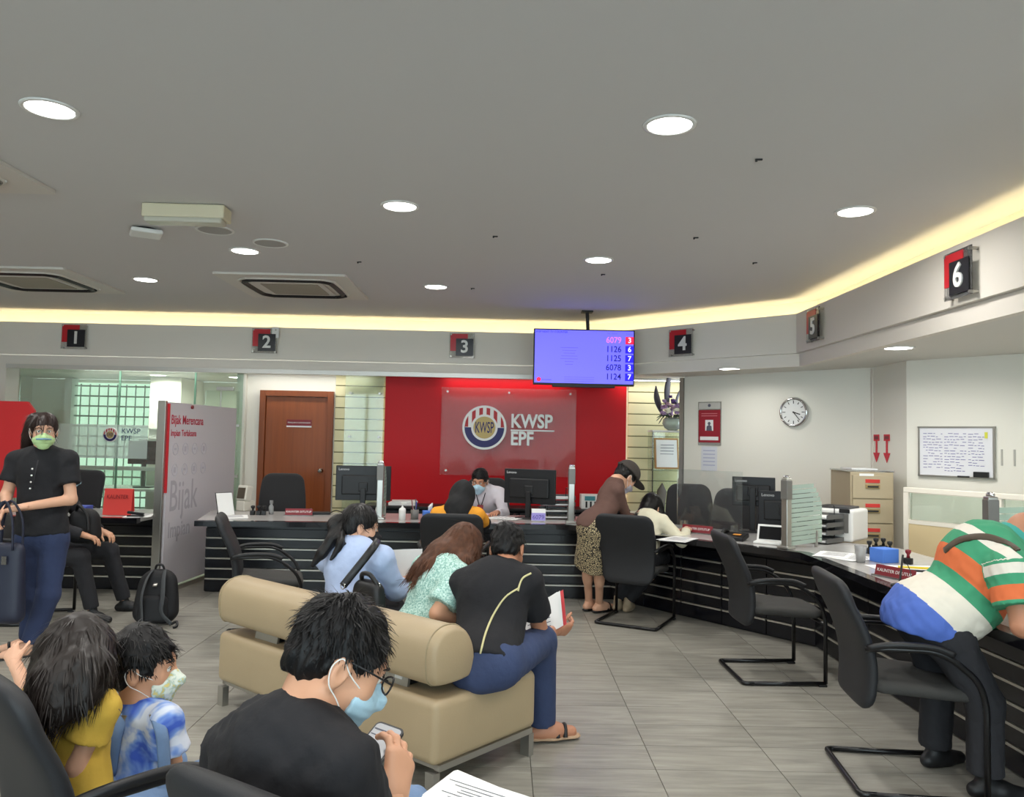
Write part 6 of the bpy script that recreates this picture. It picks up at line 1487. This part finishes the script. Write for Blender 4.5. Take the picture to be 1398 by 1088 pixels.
# ---- boy in blue tie-dye
J = dict(pel=P(188, 1085, 2.30), ch=P(193, 964, 2.28), shL=P(166, 985, 2.38), shR=P(224, 985, 2.22), elL=P(165, 1040, 2.5), elR=P(236, 1040, 2.24), wrL=P(210, 1075, 2.55), wrR=P(246, 1085, 2.38),
         hiL=P(170, 1092, 2.33), hiR=P(206, 1094, 2.25), knL=P(220, 1085, 2.55), knR=P(262, 1095, 2.45), anL=P(240, 1180, 2.6), anR=P(275, 1190, 2.5), toL=P(262, 1200, 2.65), toR=P(295, 1210, 2.55))
m_tie = blotch_mat('tie_dye', [(60, 92, 190), (120, 152, 214), (206, 212, 226)], 11, (.40, .58))
bb = figure('small boy in blue tie-dye shirt and denim overalls wearing a patterned mask', J, dict(mat=m_tie, sleeve=.75, hem=.0, e=.012, flare=.014), dict(mat=m_denimw, name='overalls'), m_skin, .66, .88, vox=.008)
bb.head(P(196, 911, 2.30), (.95, .18, -.06), size=.86, neck=J['ch'], vox=.005); bb.hair_short(m_hairs, .003, grow=.004, low=-.07, front=.03, seed=9, ns=2200, L=.04, sw=.003, lift=.12, down=.2)
bb.mask(blotch_mat('mask_floral', [(214, 220, 208), (170, 196, 186), (206, 190, 120)], 60, (.45, .6)))
F = Field(); F.torso = None
W = bb.W
for a, px in (('L', (172, 968, 2.30)), ('R', (214, 966, 2.20))):
    pass
ob_pts = [[P(150, 1060, 2.21), P(158, 1010, 2.20), P(166, 985, 2.215), P(177, 970, 2.26)], [P(225, 1060, 2.18), P(222, 1010, 2.165), P(216, 985, 2.18), P(208, 968, 2.24)]]
for pts in ob_pts: bb.mb(MB().tube(bez(pts, 5), .017, 8, flat=.3), 'overall_strap', m_denimw)
for pts in ob_pts: bb.mb(MB().box(lerp(pts[2], pts[3], .3)+V(0, -.008, 0), (.030, .006, .022)), 'strap_buckle', m_steel, False)
bb.hand(J['wrR'], V(.7, .6, -.1), V(0, 0, -1), 1, size=.8); bb.hand(J['wrL'], V(.7, .6, -.1), V(0, 0, -1), -1, size=.8); bb.finish()
# ---- near man with phone
cb = V(-.30, 1.60, 0)
J = dict(pel=V(-.33, 1.46, .52), ch=P(412, 985, 1.55), shL=P(324, 1024, 1.66), shR=P(466, 1052, 1.46), elL=P(395, 1120, 1.90), elR=P(500, 1160, 1.56), wrL=P(470, 1062, 1.95), wrR=P(538, 1090, 1.66),
         hiL=V(-.47, 1.57, .51), hiR=V(-.31, 1.46, .51), knL=P(500, 1130, 2.02), knR=P(556, 1122, 1.98), anL=V(-.22, 2.04, .08), anR=V(-.06, 1.92, .08), toL=V(-.12, 2.2, 0), toR=V(.04, 2.08, 0))
p9 = figure('man in black t-shirt and glasses looking at a phone in the near chair', J, dict(mat=m_knit, sleeve=.75, hem=.05, e=.012, flare=.012, name='t_shirt'), dict(mat=m_denimw, name='jeans', e=.014), m_skin, .95, 1.05, vox=.008, back=.03, foldamp=.006)
p9.head(P(462, 902, 1.62), (.80, .34, -.50), (.48, .22, .85), size=.98, neck=J['ch'], vox=.0042, nr=.056)
p9.hair_short(m_hairs, .002, .0042, grow=-.003, low=-.06, front=.045, seed=11, ns=3600, L=.034, sw=.0026, lift=.5, down=.05, fade=.12); p9.mask()
W = p9.W
for x in (-1, 1):
    p9.mb(MB().tube([W(x*.079, -.012, .018), W(x*.078, .05, .016), W(x*.066, .104, .012)], .0022, 6), 'glasses_temple', m_black)
    p9.mb(MB().tube([W(x*.034+.027*math.cos(q), .112-.006*abs(math.cos(q)), .004+.018*math.sin(q)) for q in np.linspace(0, 2*PI, 17)[:-1]], .0022, 6, True), 'glasses_rim', m_black)
p9.mb(MB().tube([W(-.008, .114, .008), W(.008, .114, .008)], .002, 6), 'glasses_bridge', m_black)
# right hand around the phone
p9.hand(J['wrR'], V(.06, .62, .78), V(-.75, .50, -.30), 1, (.30, .75, .60), size=1.02, vox=.0036, spread=.10, thumb=1.0, thumb_curl=.25)
p9.hand(J['wrL'], P(460, 1000, 1.86)-J['wrL'], V(.5, .6, .2), -1, (.3, .5, .4), size=1.0, vox=.0036)
p9.finish()
ph = P(521, 1012, 1.79)
t = thing('phone', 'black mobile phone showing a grey page in the hand of the near man', 'phone', ph); t.rotation_euler = (math.radians(24), math.radians(8), math.radians(-24))
MB().plate(rrect(.072, .145, .012), (0, -.03, 0), (1, 0, 0), (0, 1, 0), .008).build('case', m_black, t); MB().plate(rrect(.064, .134, .009), (0, -.03, .0085), (1, 0, 0), (0, 1, 0), .0006).build('display', mat('phone_page', (150, 152, 156), .3, emit=.18), t)
MB().box((0, .02, .0093), (.06, .004, .0003)).build('dark_line', m_ink, t); MB().box((0, .004, .0093), (.06, .003, .0003)).build('dark_line', m_ink, t)
# papers on his lap
t = thing('document', 'thick stack of printed forms on the lap of the near man', 'papers', P(612, 1128, 1.86), -.25); t.rotation_euler = (math.radians(14), math.radians(4), math.radians(-35))
for k_ in range(5): MB().box((.012*k_-.02, .006*(k_ % 3), .002+.0022*k_), (.21, .297, .0016), rz=.05*k_-.1).build('sheet', m_paper, t)
for k_ in range(24): MB().box((-.01+.01*(k_ % 3), .125-k_*.0105, .0128), (.16-.03*(k_ % 4), .0016, .0004), rz=.1).build('text_line', m_ink, t)
# ---- the two near chairs they sit on
dup(ch, (-.99, 2.15, 0), face(.66, .75), 'black visitor chair the girl in yellow sits on', G)
dup(ch, (-.205, 1.57, 0), face(.55, .83), 'black visitor chair of the man with the phone', G)
# ---- trims that lie on clothing, found by dropping onto the finished surface
def drape(person, cloth_name, pix, lift, r, name, mt, flat=.5, parent=None):
    """tube that follows the cloth along sight lines given as photo pixels"""
    ob = [c for c in person.t.children if c.name.split('.')[0] == cloth_name][0]
    me = ob.data; n = len(me.polygons)
    from mathutils.bvhtree import BVHTree
    tree = BVHTree.FromPolygons([v.co for v in me.vertices], [tuple(p.vertices) for p in me.polygons])
    o = Vector((0, 0, CAMH))-person.base; pts = []
    for (x, y) in bezpix(pix):
        d = (CR*(x-CX)+CU*(CY-y)+CF*FPX).normalized(); hit = tree.ray_cast(o, d)
        if hit[0] is not None: pts.append((hit[0], hit[1]))
    if len(pts) > 2:
        n_ = len(pts); mb = MB(); vs = []
        nr = [sum((pts[j][1] for j in range(max(0, i-3), min(n_, i+4))), Vector()).normalized() for i in range(n_)]
        for i in range(n_):
            tg = (pts[min(i+1, n_-1)][0]-pts[max(i-1, 0)][0]).normalized(); sd = tg.cross(nr[i]).normalized()*r; c = pts[i][0]; up_ = nr[i]*lift*2; dn = nr[i]*-.004
            vs += [c+dn-sd, c+up_-sd*.8, c+up_+sd*.8, c+dn+sd]
        fs = [(i*4+a, i*4+(a+1) % 4, (i+1)*4+(a+1) % 4, (i+1)*4+a) for i in range(n_-1) for a in range(4)]+[(0, 1, 2, 3), tuple((n_-1)*4+q for q in (3, 2, 1, 0))]
        return mb.add(vs, fs).build(name, mt, person.t, True)
def bezpix(pix): return [(p.x, p.y) for p in bez([(a, b, 0) for a, b in pix], 5)]
drape(m3, 'shirt', [(725, 783), (714, 789), (709, 799), (707, 807)], .003, .0045, 'piping', m_pip)
drape(m3, 'shirt', [(708, 803), (690, 815), (675, 837), (664, 862), (658, 884), (654, 902)], .003, .0045, 'piping', m_pip)
drape(p8, 'polo_shirt', [(1290, 752), (1312, 737), (1345, 733), (1375, 742), (1390, 752)], .004, .016, 'shoulder_strap', m_pstrap, .25)
drape(bb, 'shirt', [(140, 1040), (150, 1000), (164, 976)], .004, .014, 'overall_strap', m_denimw, .3)
